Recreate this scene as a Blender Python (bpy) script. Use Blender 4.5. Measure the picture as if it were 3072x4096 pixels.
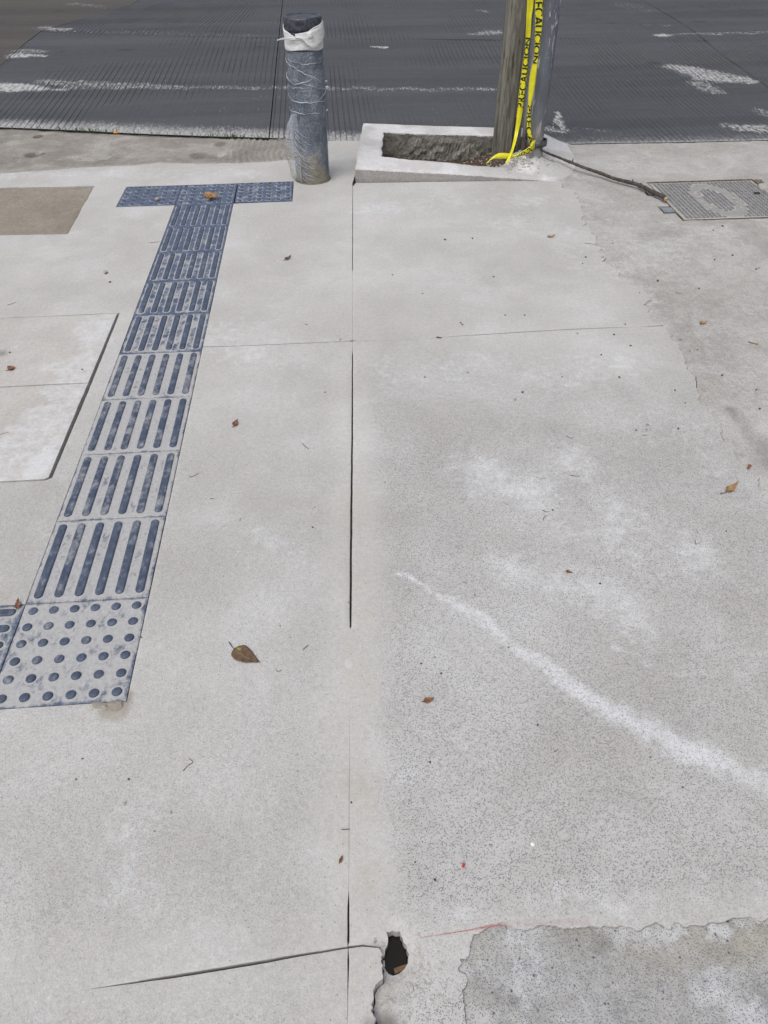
import bpy, bmesh, math, random
import numpy as np
from mathutils import Vector, Matrix
from mathutils.geometry import delaunay_2d_cdt

for o in list(bpy.data.objects):
    bpy.data.objects.remove(o)
random.seed(7)
rng = np.random.default_rng(7)
scn = bpy.context.scene
COL = scn.collection

# ---------------------------------------------------------------- camera, world, sun, exposure
cd = bpy.data.cameras.new('camera')
cam = bpy.data.objects.new('camera', cd)
COL.objects.link(cam)
cd.sensor_fit = 'VERTICAL'
cd.sensor_height = 36.0
cd.sensor_width = 27.0
cd.lens = 25.8486
cd.clip_start = 0.05
cd.clip_end = 3000
cam.matrix_world = Matrix(((0.9973356, 0.0526246, -0.0505212, 0.8035), (-0.0727948, 0.6727376, -0.7362914, -1.2489),
                           (-0.0047595, 0.7380073, 0.6747760, 1.3902), (0, 0, 0, 1)))
scn.camera = cam

SUN_EL, SUN_AZ = math.radians(62), math.radians(215)
world = bpy.data.worlds.new('World')
scn.world = world
world.use_nodes = True
wn, wl = world.node_tree.nodes, world.node_tree.links
wn.clear()
wsky = wn.new('ShaderNodeTexSky')
wsky.sky_type = 'NISHITA'
wsky.sun_disc = False
wsky.sun_elevation = SUN_EL
wsky.sun_rotation = SUN_AZ
wsky.dust_density = 6.0
wsky.air_density = 1.0
whs = wn.new('ShaderNodeHueSaturation')          # cloud cover greys the sky evenly
whs.inputs['Saturation'].default_value = 0.42
wbg = wn.new('ShaderNodeBackground')
wbg.inputs['Strength'].default_value = 0.15
wout = wn.new('ShaderNodeOutputWorld')
wl.new(wsky.outputs[0], whs.inputs['Color'])
wl.new(whs.outputs[0], wbg.inputs['Color'])
wl.new(wbg.outputs[0], wout.inputs['Surface'])

sd = bpy.data.lights.new('sun', 'SUN')
sd.energy = 0.8
sd.angle = math.radians(35)
sd.color = (1.0, 0.985, 0.96)
sun = bpy.data.objects.new('sun', sd)
COL.objects.link(sun)
sdir = Vector((math.sin(SUN_AZ) * math.cos(SUN_EL), math.cos(SUN_AZ) * math.cos(SUN_EL), math.sin(SUN_EL)))
sun.rotation_euler = sdir.to_track_quat('Z', 'Y').to_euler()
sun.location = (0, 0, 12)

scn.view_settings.view_transform = 'Standard'
scn.view_settings.look = 'None'
scn.view_settings.gamma = 1.0
scn.view_settings.use_curve_mapping = False
scn.view_settings.exposure = 0.0
scn.render.engine = 'CYCLES'
scn.render.resolution_x, scn.render.resolution_y = 768, 1024

# ---------------------------------------------------------------- small helpers
def tag(o, label=None, cat=None, group=None, kind=None):
    if label: o['label'] = label
    if cat: o['category'] = cat
    if group: o['group'] = group
    if kind: o['kind'] = kind
    return o

def link(name, me, mat=None, parent=None):
    o = bpy.data.objects.new(name, me)
    COL.objects.link(o)
    if mat is not None and me is not None and len(me.materials) == 0:
        me.materials.append(mat)
    if parent is not None:
        o.parent = parent
    return o

def empty(name, loc=(0, 0, 0)):
    o = bpy.data.objects.new(name, None)
    o.empty_display_size = 0.1
    COL.objects.link(o)
    o.location = loc
    return o

def to_local(o):
    """mesh built in world space under an Empty: keep it where it is"""
    if o.parent is not None:
        o.matrix_parent_inverse = Matrix.Translation(-o.parent.location)
    return o

def mesh(name, V, F, smooth=False):
    me = bpy.data.meshes.new(name)
    me.from_pydata([tuple(map(float, v)) for v in V], [], [tuple(map(int, f)) for f in F])
    if smooth:
        me.polygons.foreach_set('use_smooth', [True] * len(me.polygons))
    me.update()
    return me

def put_attr(me, name, A):
    a = me.attributes.new(name, 'FLOAT_COLOR', 'POINT')
    a.data.foreach_set('color', np.asarray(A, dtype=np.float32).ravel())

# value noise for geometry
def vnoise(x, y, s, seed=0):
    x = np.asarray(x, float) * s + seed * 17.31
    y = np.asarray(y, float) * s - seed * 9.73
    xi, yi = np.floor(x), np.floor(y)
    fx, fy = x - xi, y - yi
    fx, fy = fx * fx * (3 - 2 * fx), fy * fy * (3 - 2 * fy)
    def h(a, b):
        v = np.sin(a * 127.1 + b * 311.7 + seed * 3.7) * 43758.5453
        return v - np.floor(v)
    return (h(xi, yi) * (1 - fx) + h(xi + 1, yi) * fx) * (1 - fy) + (h(xi, yi + 1) * (1 - fx) + h(xi + 1, yi + 1) * fx) * fy

def fbm(x, y, s, seed=0, n=4):
    t, a, r = 0, 0.5, 0
    for i in range(n):
        r = r + a * vnoise(x, y, s * 2 ** i, seed + i)
        t += a
        a *= 0.5
    return r / t

def sstep(a, b, x):
    t = np.clip((np.asarray(x, float) - a) / (b - a), 0, 1)
    return t * t * (3 - 2 * t)

def seg_dist(P, poly, closed=True, radius=None):
    """distance of points P to a polyline; radius interpolated along it if given"""
    poly = np.asarray(poly, float)
    n = len(poly)
    best = np.full(len(P), 1e9)
    rad = np.zeros(len(P))
    for i in range(n if closed else n - 1):
        a, b = poly[i], poly[(i + 1) % n]
        d = b - a
        L = d @ d
        t = np.zeros(len(P)) if L < 1e-14 else np.clip(((P - a) @ d) / L, 0, 1)
        q = P - (a + t[:, None] * d)
        dd = np.hypot(q[:, 0], q[:, 1])
        m = dd < best
        best[m] = dd[m]
        if radius is not None:
            rad[m] = (radius[i] + (radius[(i + 1) % n] - radius[i]) * t)[m]
    return (best, rad) if radius is not None else best

def inside(P, poly):
    poly = np.asarray(poly, float)
    x, y = P[:, 0], P[:, 1]
    c = np.zeros(len(P), bool)
    n = len(poly)
    for i in range(n):
        x1, y1 = poly[i]
        x2, y2 = poly[(i + 1) % n]
        if y1 == y2: continue
        c ^= ((y1 > y) != (y2 > y)) & (x < (x2 - x1) * (y - y1) / (y2 - y1) + x1)
    return c

def resample(pts, step, jit=0.0, closed=False, seed=0, near=None, js=14):
    pts = [np.asarray(p[:2], float) for p in pts]
    out = []
    m = len(pts)
    for i in range(m if closed else m - 1):
        a, b = pts[i], pts[(i + 1) % m]
        L = np.linalg.norm(b - a)
        st = step
        if near is not None and not (near[0] < (a[0] + b[0]) / 2 < near[1] and near[2] < (a[1] + b[1]) / 2 < near[3]): st = max(step, 0.15)
        k = max(1, int(math.ceil(L / st)))
        nrm = np.array([-(b - a)[1], (b - a)[0]]) / max(L, 1e-9)
        for j in range(k):
            t = j / k
            p = a + (b - a) * t
            if jit and j > 0:
                w = (fbm(p[0] * 1.0, p[1] * 1.0, js, seed, 3) - 0.5) * 2
                p = p + nrm * jit * w
            out.append(p)
    if not closed: out.append(pts[-1])
    return np.array(out)

VIS = (-1.6, 3.9, -1.3, 4.3)
def patch(name, outer, holes, zf, step, mat, parent=None, edge=0.003, drop=0.0010, skirt=0.05, masks=None, area=None, smooth=True, coarse=0.14):
    """flat-ish sheet with any outline and holes: fine points in view, coarse outside; rounded edge and a skirt"""
    loops = [np.asarray(outer, float)] + [np.asarray(h, float) for h in holes]
    pts, edges = [], []
    for L in loops:
        b = len(pts)
        pts += [tuple(p) for p in L]
        edges += [(b + i, b + (i + 1) % len(L)) for i in range(len(L))]
    nb = len(pts)
    lo, hi = loops[0].min(0), loops[0].max(0)
    def grid(x0, x1, y0, y1, st):
        if x1 <= x0 or y1 <= y0: return np.zeros((0, 2))
        gx, gy = np.meshgrid(np.arange(x0, x1, st), np.arange(y0, y1, st))
        g = np.stack([gx.ravel(), gy.ravel()], 1)
        return g + rng.uniform(-0.28, 0.28, g.shape) * st
    vx0, vx1, vy0, vy1 = area or VIS
    fine = grid(max(lo[0], vx0), min(hi[0], vx1), max(lo[1], vy0), min(hi[1], vy1), step)
    cs = grid(lo[0], hi[0], lo[1], hi[1], coarse)
    if len(cs): cs = cs[~((cs[:, 0] > vx0) & (cs[:, 0] < vx1) & (cs[:, 1] > vy0) & (cs[:, 1] < vy1))]
    P = np.concatenate([fine, cs])
    ins = inside(P, loops[0])
    for h in loops[1:]: ins &= ~inside(P, h)
    P = P[ins]
    D = np.full(len(P), 1e9)
    for L in loops: D = np.minimum(D, seg_dist(P, L))
    P = P[D > max(0.006, edge * 1.5)]
    ring = []
    if edge > 0:
        for L in loops:
            nx = np.roll(L, -1, 0) - np.roll(L, 1, 0)
            nn = np.stack([-nx[:, 1], nx[:, 0]], 1) / (np.hypot(nx[:, 0], nx[:, 1])[:, None] + 1e-9)
            for s in (1, -1):
                Q = L + nn * s * edge
                i2 = inside(Q, loops[0])
                for h in loops[1:]: i2 &= ~inside(Q, h)
                Q = Q[i2]
                if len(Q):
                    d = np.full(len(Q), 1e9)
                    for L2 in loops: d = np.minimum(d, seg_dist(Q, L2))
                    ring.append(Q[d > edge * 0.8])
    if ring: P = np.concatenate([P] + ring)
    allp = [Vector(p) for p in pts] + [Vector((float(a), float(b))) for a, b in P]
    res = delaunay_2d_cdt(allp, edges, [], 0, 1e-6)
    V = np.array([(v.x, v.y) for v in res[0]])
    F = np.array([f for f in res[2] if len(f) == 3])
    c = V[F].mean(1)
    k = inside(c, loops[0])
    for h in loops[1:]: k &= ~inside(c, h)
    F = F[k]
    e1, e2 = V[F[:, 1]] - V[F[:, 0]], V[F[:, 2]] - V[F[:, 0]]
    fl = (e1[:, 0] * e2[:, 1] - e1[:, 1] * e2[:, 0]) < 0
    F[fl] = F[fl][:, ::-1]
    used = np.unique(F)
    mp = np.full(len(V), -1)
    mp[used] = np.arange(len(used))
    V, F = V[used], mp[F]
    Z = zf(V[:, 0], V[:, 1])
    ed = {}
    for f in F:
        for i in range(3):
            a, b = int(f[i]), int(f[(i + 1) % 3])
            ed[(a, b)] = 1
    bnd = [(a, b) for (a, b) in ed if (b, a) not in ed]
    bi = np.unique(np.array(bnd)) if bnd else np.zeros(0, int)
    Z = Z.copy()
    if edge > 0: Z[bi] -= drop(V[bi]) if callable(drop) else drop
    V3 = np.column_stack([V, Z])
    n = len(V3)
    mp2 = {int(v): n + i for i, v in enumerate(bi)}
    low = V3[bi].copy()
    low[:, 2] -= skirt
    nb2 = len(bi)
    V4 = np.concatenate([V3, V3[bi], low])
    faces = [tuple(f) for f in F] + [(mp2[b], mp2[a], mp2[a] + nb2, mp2[b] + nb2) for a, b in bnd]
    me = mesh(name, V4, faces)
    if smooth:
        sm = np.zeros(len(faces), bool)
        sm[:len(F)] = True
        me.polygons.foreach_set('use_smooth', sm)
    if masks is not None:
        put_attr(me, 'M1', masks(V4[:, :2]))
    o = link(name, me, mat, parent)
    return o

# ---------------------------------------------------------------- materials
class NT:
    def __init__(s, name):
        s.m = bpy.data.materials.new(name)
        s.m.use_nodes = True
        s.n, s.l = s.m.node_tree.nodes, s.m.node_tree.links
        s.n.clear()
        s.out = s.n.new('ShaderNodeOutputMaterial')
        s.b = s.n.new('ShaderNodeBsdfPrincipled')
        s.l.new(s.b.outputs[0], s.out.inputs['Surface'])
        g = s.n.new('ShaderNodeNewGeometry')
        s.pos = g.outputs['Position']
    def put(s, sock, v):
        if hasattr(v, 'default_value') or hasattr(v, 'is_output'): s.l.new(v, sock)
        elif isinstance(v, (tuple, list)) and len(v) == 3 and len(sock.default_value) == 4: sock.default_value = (*v, 1)
        else: sock.default_value = v
    def scale(s, v, sc, off=(0, 0, 0)):
        m = s.n.new('ShaderNodeMapping')
        m.inputs['Scale'].default_value = sc
        m.inputs['Location'].default_value = off
        s.put(m.inputs['Vector'], v)
        return m.outputs[0]
    def noise(s, sc, detail=4, rough=0.55, vec=None, dist=0.0):
        t = s.n.new('ShaderNodeTexNoise')
        t.inputs['Scale'].default_value = sc
        t.inputs['Detail'].default_value = detail
        t.inputs['Roughness'].default_value = rough
        t.inputs['Distortion'].default_value = dist
        s.put(t.inputs['Vector'], vec if vec is not None else s.pos)
        return t.outputs['Fac']
    def voro(s, sc, vec=None, feat='F1', rnd=1.0):
        t = s.n.new('ShaderNodeTexVoronoi')
        t.feature = feat
        t.inputs['Scale'].default_value = sc
        t.inputs['Randomness'].default_value = rnd
        s.put(t.inputs['Vector'], vec if vec is not None else s.pos)
        return t
    def ramp(s, v, a, b, lo=0.0, hi=1.0):
        t = s.n.new('ShaderNodeMapRange')
        t.clamp = True
        t.interpolation_type = 'SMOOTHSTEP'
        s.put(t.inputs['Value'], v)
        s.put(t.inputs['From Min'], a); s.put(t.inputs['From Max'], b)
        s.put(t.inputs['To Min'], lo); s.put(t.inputs['To Max'], hi)
        return t.outputs[0]
    def math(s, op, a, b=0.0, clamp=False):
        t = s.n.new('ShaderNodeMath')
        t.operation = op
        t.use_clamp = clamp
        s.put(t.inputs[0], a); s.put(t.inputs[1], b)
        return t.outputs[0]
    def mix(s, f, a, b, mode='MIX'):
        t = s.n.new('ShaderNodeMix')
        t.data_type = 'RGBA'
        t.blend_type = mode
        s.put(t.inputs['Factor'], f)
        s.put(t.inputs[6], a); s.put(t.inputs[7], b)
        return t.outputs[2]
    def val(s, v):
        """grey colour from a value"""
        t = s.n.new('ShaderNodeCombineColor')
        for i in range(3): s.put(t.inputs[i], v)
        return t.outputs[0]
    def attr(s, name, kind='GEOMETRY'):
        t = s.n.new('ShaderNodeAttribute')
        t.attribute_name = name
        t.attribute_type = kind
        return t
    def sep(s, v):
        t = s.n.new('ShaderNodeSeparateColor')
        s.put(t.inputs[0], v)
        return t.outputs
    def bump(s, h, dist, strength=1.0):
        t = s.n.new('ShaderNodeBump')
        t.inputs['Strength'].default_value = strength
        t.inputs['Distance'].default_value = dist
        s.put(t.inputs['Height'], h)
        s.l.new(t.outputs[0], s.b.inputs['Normal'])
    def done(s, col, rough=0.9, spec=0.3, metal=0.0):
        s.put(s.b.inputs['Base Color'], col)
        s.put(s.b.inputs['Roughness'], rough)
        s.b.inputs['Specular IOR Level'].default_value = spec
        s.put(s.b.inputs['Metallic'], metal)
        return s.m

def concrete(name, c1, c2, white=(0.60, 0.60, 0.62), warm=(0.31, 0.285, 0.235), speck=0.5, blot=0.5, bumpd=0.0012, agg=0.0, brush=0.0):
    """M1: R pale paste film, G exposed sand grain, B warm dirt, A dark damp stain"""
    t = NT(name)
    at = t.attr('M1')
    r, g, b = t.sep(at.outputs['Color'])[:3]
    a = at.outputs['Alpha']
    big = t.noise(1.3, 3, 0.6)
    mid = t.noise(7.0, 4, 0.62)
    fine = t.noise(230.0, 2, 0.6)
    col = t.mix(t.ramp(big, 0.32, 0.68), c1, c2)
    mul = t.math('ADD', 1.0 - 0.21 * blot, t.math('MULTIPLY', mid, 0.42 * blot))
    gr0 = t.noise(75.0, 3, 0.85)
    mul = t.math('MULTIPLY', mul, t.math('ADD', 0.80, t.math('MULTIPLY', fine, 0.40)))
    mul = t.math('MULTIPLY', mul, t.math('ADD', 0.76, t.math('MULTIPLY', gr0, 0.48)))
    mul = t.math('MULTIPLY', mul, t.math('SUBTRACT', 1.0, t.math('MULTIPLY', g, 0.11)))
    if agg > 0.15: mul = t.math('MULTIPLY', mul, t.math('ADD', 0.62, t.math('MULTIPLY', t.noise(24.0, 5, 0.8, dist=0.6), 0.76)))
    col = t.mix(1.0, col, t.val(mul), 'MULTIPLY')
    # warm dirt
    wm = t.ramp(t.math('ADD', b, t.math('MULTIPLY', t.math('SUBTRACT', mid, 0.5), 0.9)), 0.12, 0.85)
    wm = t.math('MULTIPLY', wm, t.ramp(b, 0.0, 0.12))
    col = t.mix(t.math('MULTIPLY', wm, 0.85), col, warm)
    # pale cement film
    wn_ = t.noise(26.0, 4, 0.75)
    wf = t.math('ADD', r, t.math('MULTIPLY', t.math('SUBTRACT', wn_, 0.5), 1.5))
    wf = t.math('MULTIPLY', t.ramp(wf, 0.10, 1.0), t.ramp(r, 0.0, 0.2))
    free = t.ramp(t.noise(2.6, 6, 0.78, dist=0.5), 0.42, 0.74, 0.0, 0.8 * blot)
    wf = t.math('MAXIMUM', wf, free)
    wf = t.math('MULTIPLY', wf, t.ramp(gr0, 0.25, 0.6, 0.5, 1.0))
    col = t.mix(wf, col, white)
    # exposed sand: dark grains of two sizes
    v1 = t.voro(380.0)
    vc = t.sep(v1.outputs['Color'])
    grain = t.math('MULTIPLY', t.ramp(v1.outputs['Distance'], 0.25, 0.60, 1.0, 0.0), t.ramp(vc[0], 0.40, 0.70))
    v2 = t.voro(105.0)
    v2c = t.sep(v2.outputs['Color'])
    gr2 = t.math('MULTIPLY', t.ramp(v2.outputs['Distance'], 0.12, 0.30, 1.0, 0.0), t.ramp(v2c[1], 0.84, 0.9))
    gf = t.math('MULTIPLY', g, speck, True)
    col = t.mix(t.math('MULTIPLY', grain, t.math('MULTIPLY', gf, 0.95)), col, (0.13, 0.138, 0.16))
    col = t.mix(t.math('MULTIPLY', gr2, t.math('ADD', t.math('MULTIPLY', gf, 0.2), agg, True)), col, (0.09, 0.10, 0.13))
    # pin holes everywhere
    pin = t.math('MULTIPLY', t.ramp(v2.outputs['Distance'], 0.08, 0.2, 1.0, 0.0), t.ramp(v2c[2], 0.93, 0.95))
    col = t.mix(t.math('MULTIPLY', pin, 0.6), col, (0.10, 0.095, 0.09))
    # damp / dark stains
    dk = t.math('MULTIPLY', t.ramp(t.math('ADD', a, t.math('MULTIPLY', t.math('SUBTRACT', mid, 0.5), 0.8)), 0.1, 0.9), t.ramp(a, 0.0, 0.1))
    col = t.mix(t.math('MULTIPLY', dk, 0.8), col, (0.085, 0.075, 0.065))
    hgt = t.math('ADD', t.math('MULTIPLY', t.noise(45.0, 5, 0.75), 1.6), t.math('MULTIPLY', v1.outputs['Distance'], 0.25))
    if brush > 0:
        bn = t.noise(60.0, 3, 0.6, t.scale(t.pos, (1.0, 0.05, 1.0)))
        ln = t.ramp(t.noise(26.0, 3, 0.6, t.scale(t.pos, (1.0, 0.035, 1.0), (3, 1, 0))), 0.66, 0.74)
        ln = t.math('MULTIPLY', ln, t.ramp(t.noise(2.2, 2), 0.5, 0.62))
        col = t.mix(t.math('MULTIPLY', ln, 0.55 * brush), col, (0.16, 0.15, 0.14))
        hgt = t.math('ADD', hgt, t.math('MULTIPLY', bn, brush))
    t.bump(hgt, bumpd)
    return t.done(col, 0.92, 0.2)

M_NEW = concrete('new_concrete', (0.404, 0.397, 0.384), (0.458, 0.453, 0.443), white=(0.57, 0.582, 0.603), speck=1.0)
M_COVER = concrete('cover_concrete', (0.415, 0.40, 0.38), (0.465, 0.455, 0.44), white=(0.575, 0.585, 0.605), speck=0.6)
M_GUTTER = concrete('gutter_concrete', (0.27, 0.25, 0.225), (0.36, 0.335, 0.305), white=(0.45, 0.43, 0.40), speck=1.0, blot=1.5, bumpd=0.007, agg=0.5)
M_APRON = concrete('apron_concrete', (0.365, 0.353, 0.332), (0.435, 0.424, 0.404), white=(0.545, 0.545, 0.545), speck=1.0, blot=0.9, bumpd=0.003, agg=0.16, brush=1.0)
M_OLD = concrete('old_concrete', (0.28, 0.282, 0.28), (0.39, 0.388, 0.378), white=(0.50, 0.51, 0.525), warm=(0.34, 0.31, 0.24), speck=1.0, blot=1.1, bumpd=0.003, agg=0.9)
M_TAN = concrete('gritty_concrete', (0.275, 0.24, 0.195), (0.33, 0.295, 0.245), white=(0.36, 0.33, 0.28), speck=1.0, blot=0.8, bumpd=0.005, agg=0.4)
M_PLANTER = concrete('planter_concrete', (0.44, 0.435, 0.43), (0.50, 0.495, 0.49), speck=0.8, bumpd=0.0015)
M_RUBBLE = concrete('broken_concrete', (0.36, 0.34, 0.305), (0.46, 0.44, 0.40), white=(0.50, 0.49, 0.46), speck=0.8, blot=1.0, bumpd=0.006)

def rough_wall():
    t = NT('raw_concrete_wall')
    n = t.noise(16, 7, 0.78, dist=.6)
    n2 = t.noise(6, 4)
    col = t.mix(t.ramp(n, 0.3, 0.72), (0.12, 0.115, 0.10), (0.42, 0.41, 0.38))
    col = t.mix(t.ramp(n2, 0.45, 0.75, 0, 0.5), col, (0.14, 0.13, 0.11))
    t.bump(n, 0.03)
    return t.done(col, 0.95, 0.15)
M_WALL = rough_wall()

def soil_mat(name, c1, c2):
    t = NT(name)
    n = t.noise(60, 6, 0.7)
    col = t.mix(t.ramp(n, 0.3, 0.7), c1, c2)
    t.bump(n, 0.012)
    return t.done(col, 0.97, 0.1)
M_SOIL = soil_mat('soil', (0.045, 0.032, 0.024), (0.13, 0.095, 0.07))
M_BED = soil_mat('joint_dirt', (0.03, 0.027, 0.024), (0.07, 0.062, 0.055))

def road_mat(name, c1, c2, old=False):
    """M1: R worn white paint, G groove, B cement dust, A blackened slab sides"""
    t = NT(name)
    at = t.attr('M1')
    r, g, b = t.sep(at.outputs['Color'])[:3]
    a = at.outputs['Alpha']
    n1 = t.noise(0.8, 4, 0.55)
    band = t.noise(1.3, 4, 0.65, t.scale(t.pos, (0.12, 1.7, 1)))
    n2 = t.noise(14, 6, 0.7)
    fine = t.noise(130, 3, 0.65)
    col = t.mix(t.ramp(band, 0.22, 0.80), c1, c2)
    col = t.mix(t.ramp(n1, 0.5, 0.75, 0, 0.35), col, (0.085, 0.08, 0.075))
    mul = t.math('MULTIPLY', t.math('ADD', 0.80, t.math('MULTIPLY', n2, 0.4)), t.math('ADD', 0.72, t.math('MULTIPLY', fine, 0.56)))
    col = t.mix(1.0, col, t.val(mul), 'MULTIPLY')
    # ochre and grey wear flecks
    v = t.voro(45, t.scale(t.pos, (1, 0.35, 1)))
    fl = t.math('MULTIPLY', t.ramp(v.outputs['Distance'], 0.12, 0.3, 1, 0), t.ramp(t.sep(v.outputs['Color'])[0], 0.86, 0.9))
    fl = t.math('MULTIPLY', fl, t.ramp(t.noise(1.7, 3), 0.5, 0.62))
    col = t.mix(t.math('MULTIPLY', fl, 0.6), col, (0.26, 0.20, 0.13))
    # grooves mixed darker than the ridges
    col = t.mix(t.math('MULTIPLY', g, 0.38), col, (0.02, 0.02, 0.02))
    # tyre spots
    v5 = t.voro(1.4, t.scale(t.pos, (1, 1.6, 1)))
    sp = t.math('MULTIPLY', t.ramp(t.math('ADD', v5.outputs['Distance'], t.math('MULTIPLY', n2, 0.12)), 0.12, 0.2, 1, 0), t.ramp(t.sep(v5.outputs['Color'])[1], 0.55, 0.6))
    col = t.mix(t.math('MULTIPLY', sp, 0.45), col, (0.025, 0.025, 0.028))
    # cement dust
    pn = t.noise(34, 5, 0.85, t.scale(t.pos, (2.2, 0.5, 1)))
    df = t.math('MULTIPLY', t.ramp(t.math('ADD', b, t.math('MULTIPLY', t.math('SUBTRACT', pn, 0.5), 1.4)), 0.25, 0.9), t.ramp(b, 0, 0.15))
    df = t.math('MULTIPLY', df, t.math('SUBTRACT', 1.0, t.math('MULTIPLY', g, 0.75)))
    col = t.mix(t.math('MULTIPLY', df, 0.8), col, (0.40, 0.40, 0.40))
    # worn paint
    pf = t.math('MULTIPLY', t.ramp(t.math('ADD', r, t.math('MULTIPLY', t.math('SUBTRACT', pn, 0.5), 4.0)), 0.42, 1.05), t.ramp(r, 0.02, 0.2))
    pf = t.math('MULTIPLY', pf, t.math('SUBTRACT', 1.0, t.math('MULTIPLY', g, 0.85)))
    col = t.mix(t.math('MULTIPLY', pf, 0.85), col, (0.50, 0.50, 0.50))
    col = t.mix(t.math('MULTIPLY', a, 0.9), col, (0.010, 0.010, 0.009))
    t.bump(t.math('ADD', fine, t.math('MULTIPLY', n2, 1.5)), 0.0015)
    return t.done(col, 0.8, 0.3)
M_ROAD = road_mat('road_concrete', (0.047, 0.051, 0.060), (0.080, 0.084, 0.094))
M_ROADOLD = road_mat('old_road_concrete', (0.056, 0.053, 0.051), (0.085, 0.079, 0.074))

def simple(name, c1, c2, sc=40, rough=0.7, spec=0.3, metal=0.0, bump=0.0, stretch=(1, 1, 1), obj=False):
    t = NT(name)
    vec = t.pos
    if obj:
        tc = t.n.new('ShaderNodeTexCoord')
        vec = tc.outputs['Object']
    n = t.noise(sc, 5, 0.65, t.scale(vec, stretch))
    col = t.mix(t.ramp(n, 0.3, 0.72), c1, c2)
    if bump: t.bump(n, bump)
    return t.done(col, rough, spec, metal)

# ---------------------------------------------------------------- ground sheet and joint bed
gm = mesh('ground', [(-400, -400, -0.15), (400, -400, -0.15), (400, 400, -0.15), (-400, 400, -0.15)], [(0, 1, 2, 3)])
tag(link('ground', gm, simple('packed_earth', (0.10, 0.085, 0.07), (0.17, 0.15, 0.125), 3, 0.95)), kind='structure')

# ---------------------------------------------------------------- measured lines on the pavement, in metres
J1 = [(0.9298,2.912),(0.9135,2.518),(0.8849,1.858),(0.8834,1.82),(0.8562,1.161),(0.8547,1.126),(0.8359,0.69),(0.814,0.2222),(0.8001,-0.0799),(0.7981,-0.1303),(0.7978,-0.1379),(0.7887,-0.3284),(0.7807,-0.5097),(0.7758,-0.6259),(0.7714,-0.7293),(0.77,-0.7545),(0.767,-0.8259),(0.7653,-0.8594),(0.7636,-0.8952),(0.7619,-0.9314)]
J1W = [.0016, .0030, .0030, .0004, .0006, .0036, .0052, .0062, .0056, .0044, 0.0, 0.0, .0005, .0006, .0003, .0034, .0040, .0022, .0007, .0004]        # opening of the saw cut
J2L = [(0.302,1.23),(0.4761,1.227),(0.6622,1.227),(0.857,1.228)]
J2R = [(0.8608,1.227),(1,1.225),(1.181,1.228),(1.325,1.235),(1.519,1.244),(1.715,1.25),(1.832,1.25),(1.969,1.248)]
J3L = [(-0.1311,-0.8995),(0.0878,-0.8761),(0.2407,-0.8634),(0.338,-0.8523),(0.4787,-0.8436),(0.6019,-0.8347),(0.7064,-0.8259),(0.7663,-0.822)]
J3LW = [0, 0, 0, .0002, .005, .0052, .0038, .003]
J3R = [(0.7671,-0.8217),(0.7915,-0.82),(0.8202,-0.8245)]

def open_line(L, W, side, step=0.012, jit=0.0008, seed=3):
    """one lip of a joint: the line shifted sideways by half the local opening"""
    L = np.asarray(L, float)
    W = W if isinstance(W, (list, tuple)) else [W] * len(L)
    out = []
    for i in range(len(L) - 1):
        a, b = L[i], L[i + 1]
        d = b - a
        ln = np.linalg.norm(d)
        nrm = np.array([-d[1], d[0]]) / ln
        k = max(1, int(ln / step))
        for j in range(k + (1 if i == len(L) - 2 else 0)):
            t = j / k
            w = (W[i] * (1 - t) + W[i + 1] * t) / 2
            p = a + d * t
            jj = (fbm(p[0], p[1], 22, seed, 3) - 0.5) * 2 * jit
            out.append(p + nrm * (side * w + (jj if w > 0.0006 else 0)))
    return [tuple(p) for p in out]

APRON_B = [(2.061,2.893),(2.069,2.762),(2.104,2.702),(2.088,2.521),(2.04,2.322),(2.044,2.18),(2.022,1.963),(2.011,1.829),(2.025,1.675),(2.079,1.575),(2.092,1.505),(2.05,1.398),(2.038,1.305),(2.07,1.174),(2.041,0.9601),(2.009,0.7545),(2.01,0.6522),(1.992,0.5308),(1.996,0.429),(2.006,0.3562),(2.003,0.2601),(1.994,0.1502),(1.974,-0.0802),(1.942,-0.3232),(1.895,-0.5387)]
OLD_B = [(1.718,-0.8335),(1.601,-0.8309),(1.499,-0.8301),(1.45,-0.8265),(1.404,-0.8303),(1.359,-0.8309),(1.308,-0.8263),(1.255,-0.8256),(1.212,-0.82),(1.16,-0.8185),(1.117,-0.8121),(1.082,-0.8151),(1.048,-0.8109),(1.024,-0.806),(1.002,-0.8115),(0.983,-0.8187),(0.9735,-0.8374),(0.9669,-0.8521),(0.9562,-0.861),(0.9595,-0.8775),(0.9513,-0.8985),(0.9495,-0.9159),(0.9509,-0.9332),(0.9506,-0.9454)]
FRONT = [(-2,3.236),(-1.467,3.26),(-1.062,3.283),(-0.8188,3.313),(-0.6029,3.356),(-0.3469,3.36),(-0.1792,3.39),(0.0564,3.355),(0.2741,3.349),(0.4626,3.36),(0.6084,3.384)]
CHUNK = [(0.8201,-0.8267),(0.8246,-0.8347),(0.8231,-0.8433),(0.8249,-0.8535),(0.8232,-0.8655),(0.8167,-0.876),(0.8095,-0.8844),(0.8067,-0.8966),(0.8045,-0.9121),(0.805,-0.9238),(0.8051,-0.9346)]
HOLE = [(0.8335,-0.8005),(0.8445,-0.799),(0.8573,-0.8015),(0.8607,-0.8116),(0.8664,-0.8237),(0.8694,-0.8373),(0.8664,-0.8503),(0.8599,-0.8572),(0.851,-0.8621),(0.8405,-0.8628),(0.8322,-0.8577),(0.8279,-0.8474),(0.8266,-0.836),(0.8296,-0.8248),(0.8355,-0.8148)]
TILE = 0.30
j1y = np.array([p[1] for p in J1])[::-1]
j1x = np.array([p[0] for p in J1])[::-1]
def J1x(y): return float(np.interp(y, j1y, j1x))

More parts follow.
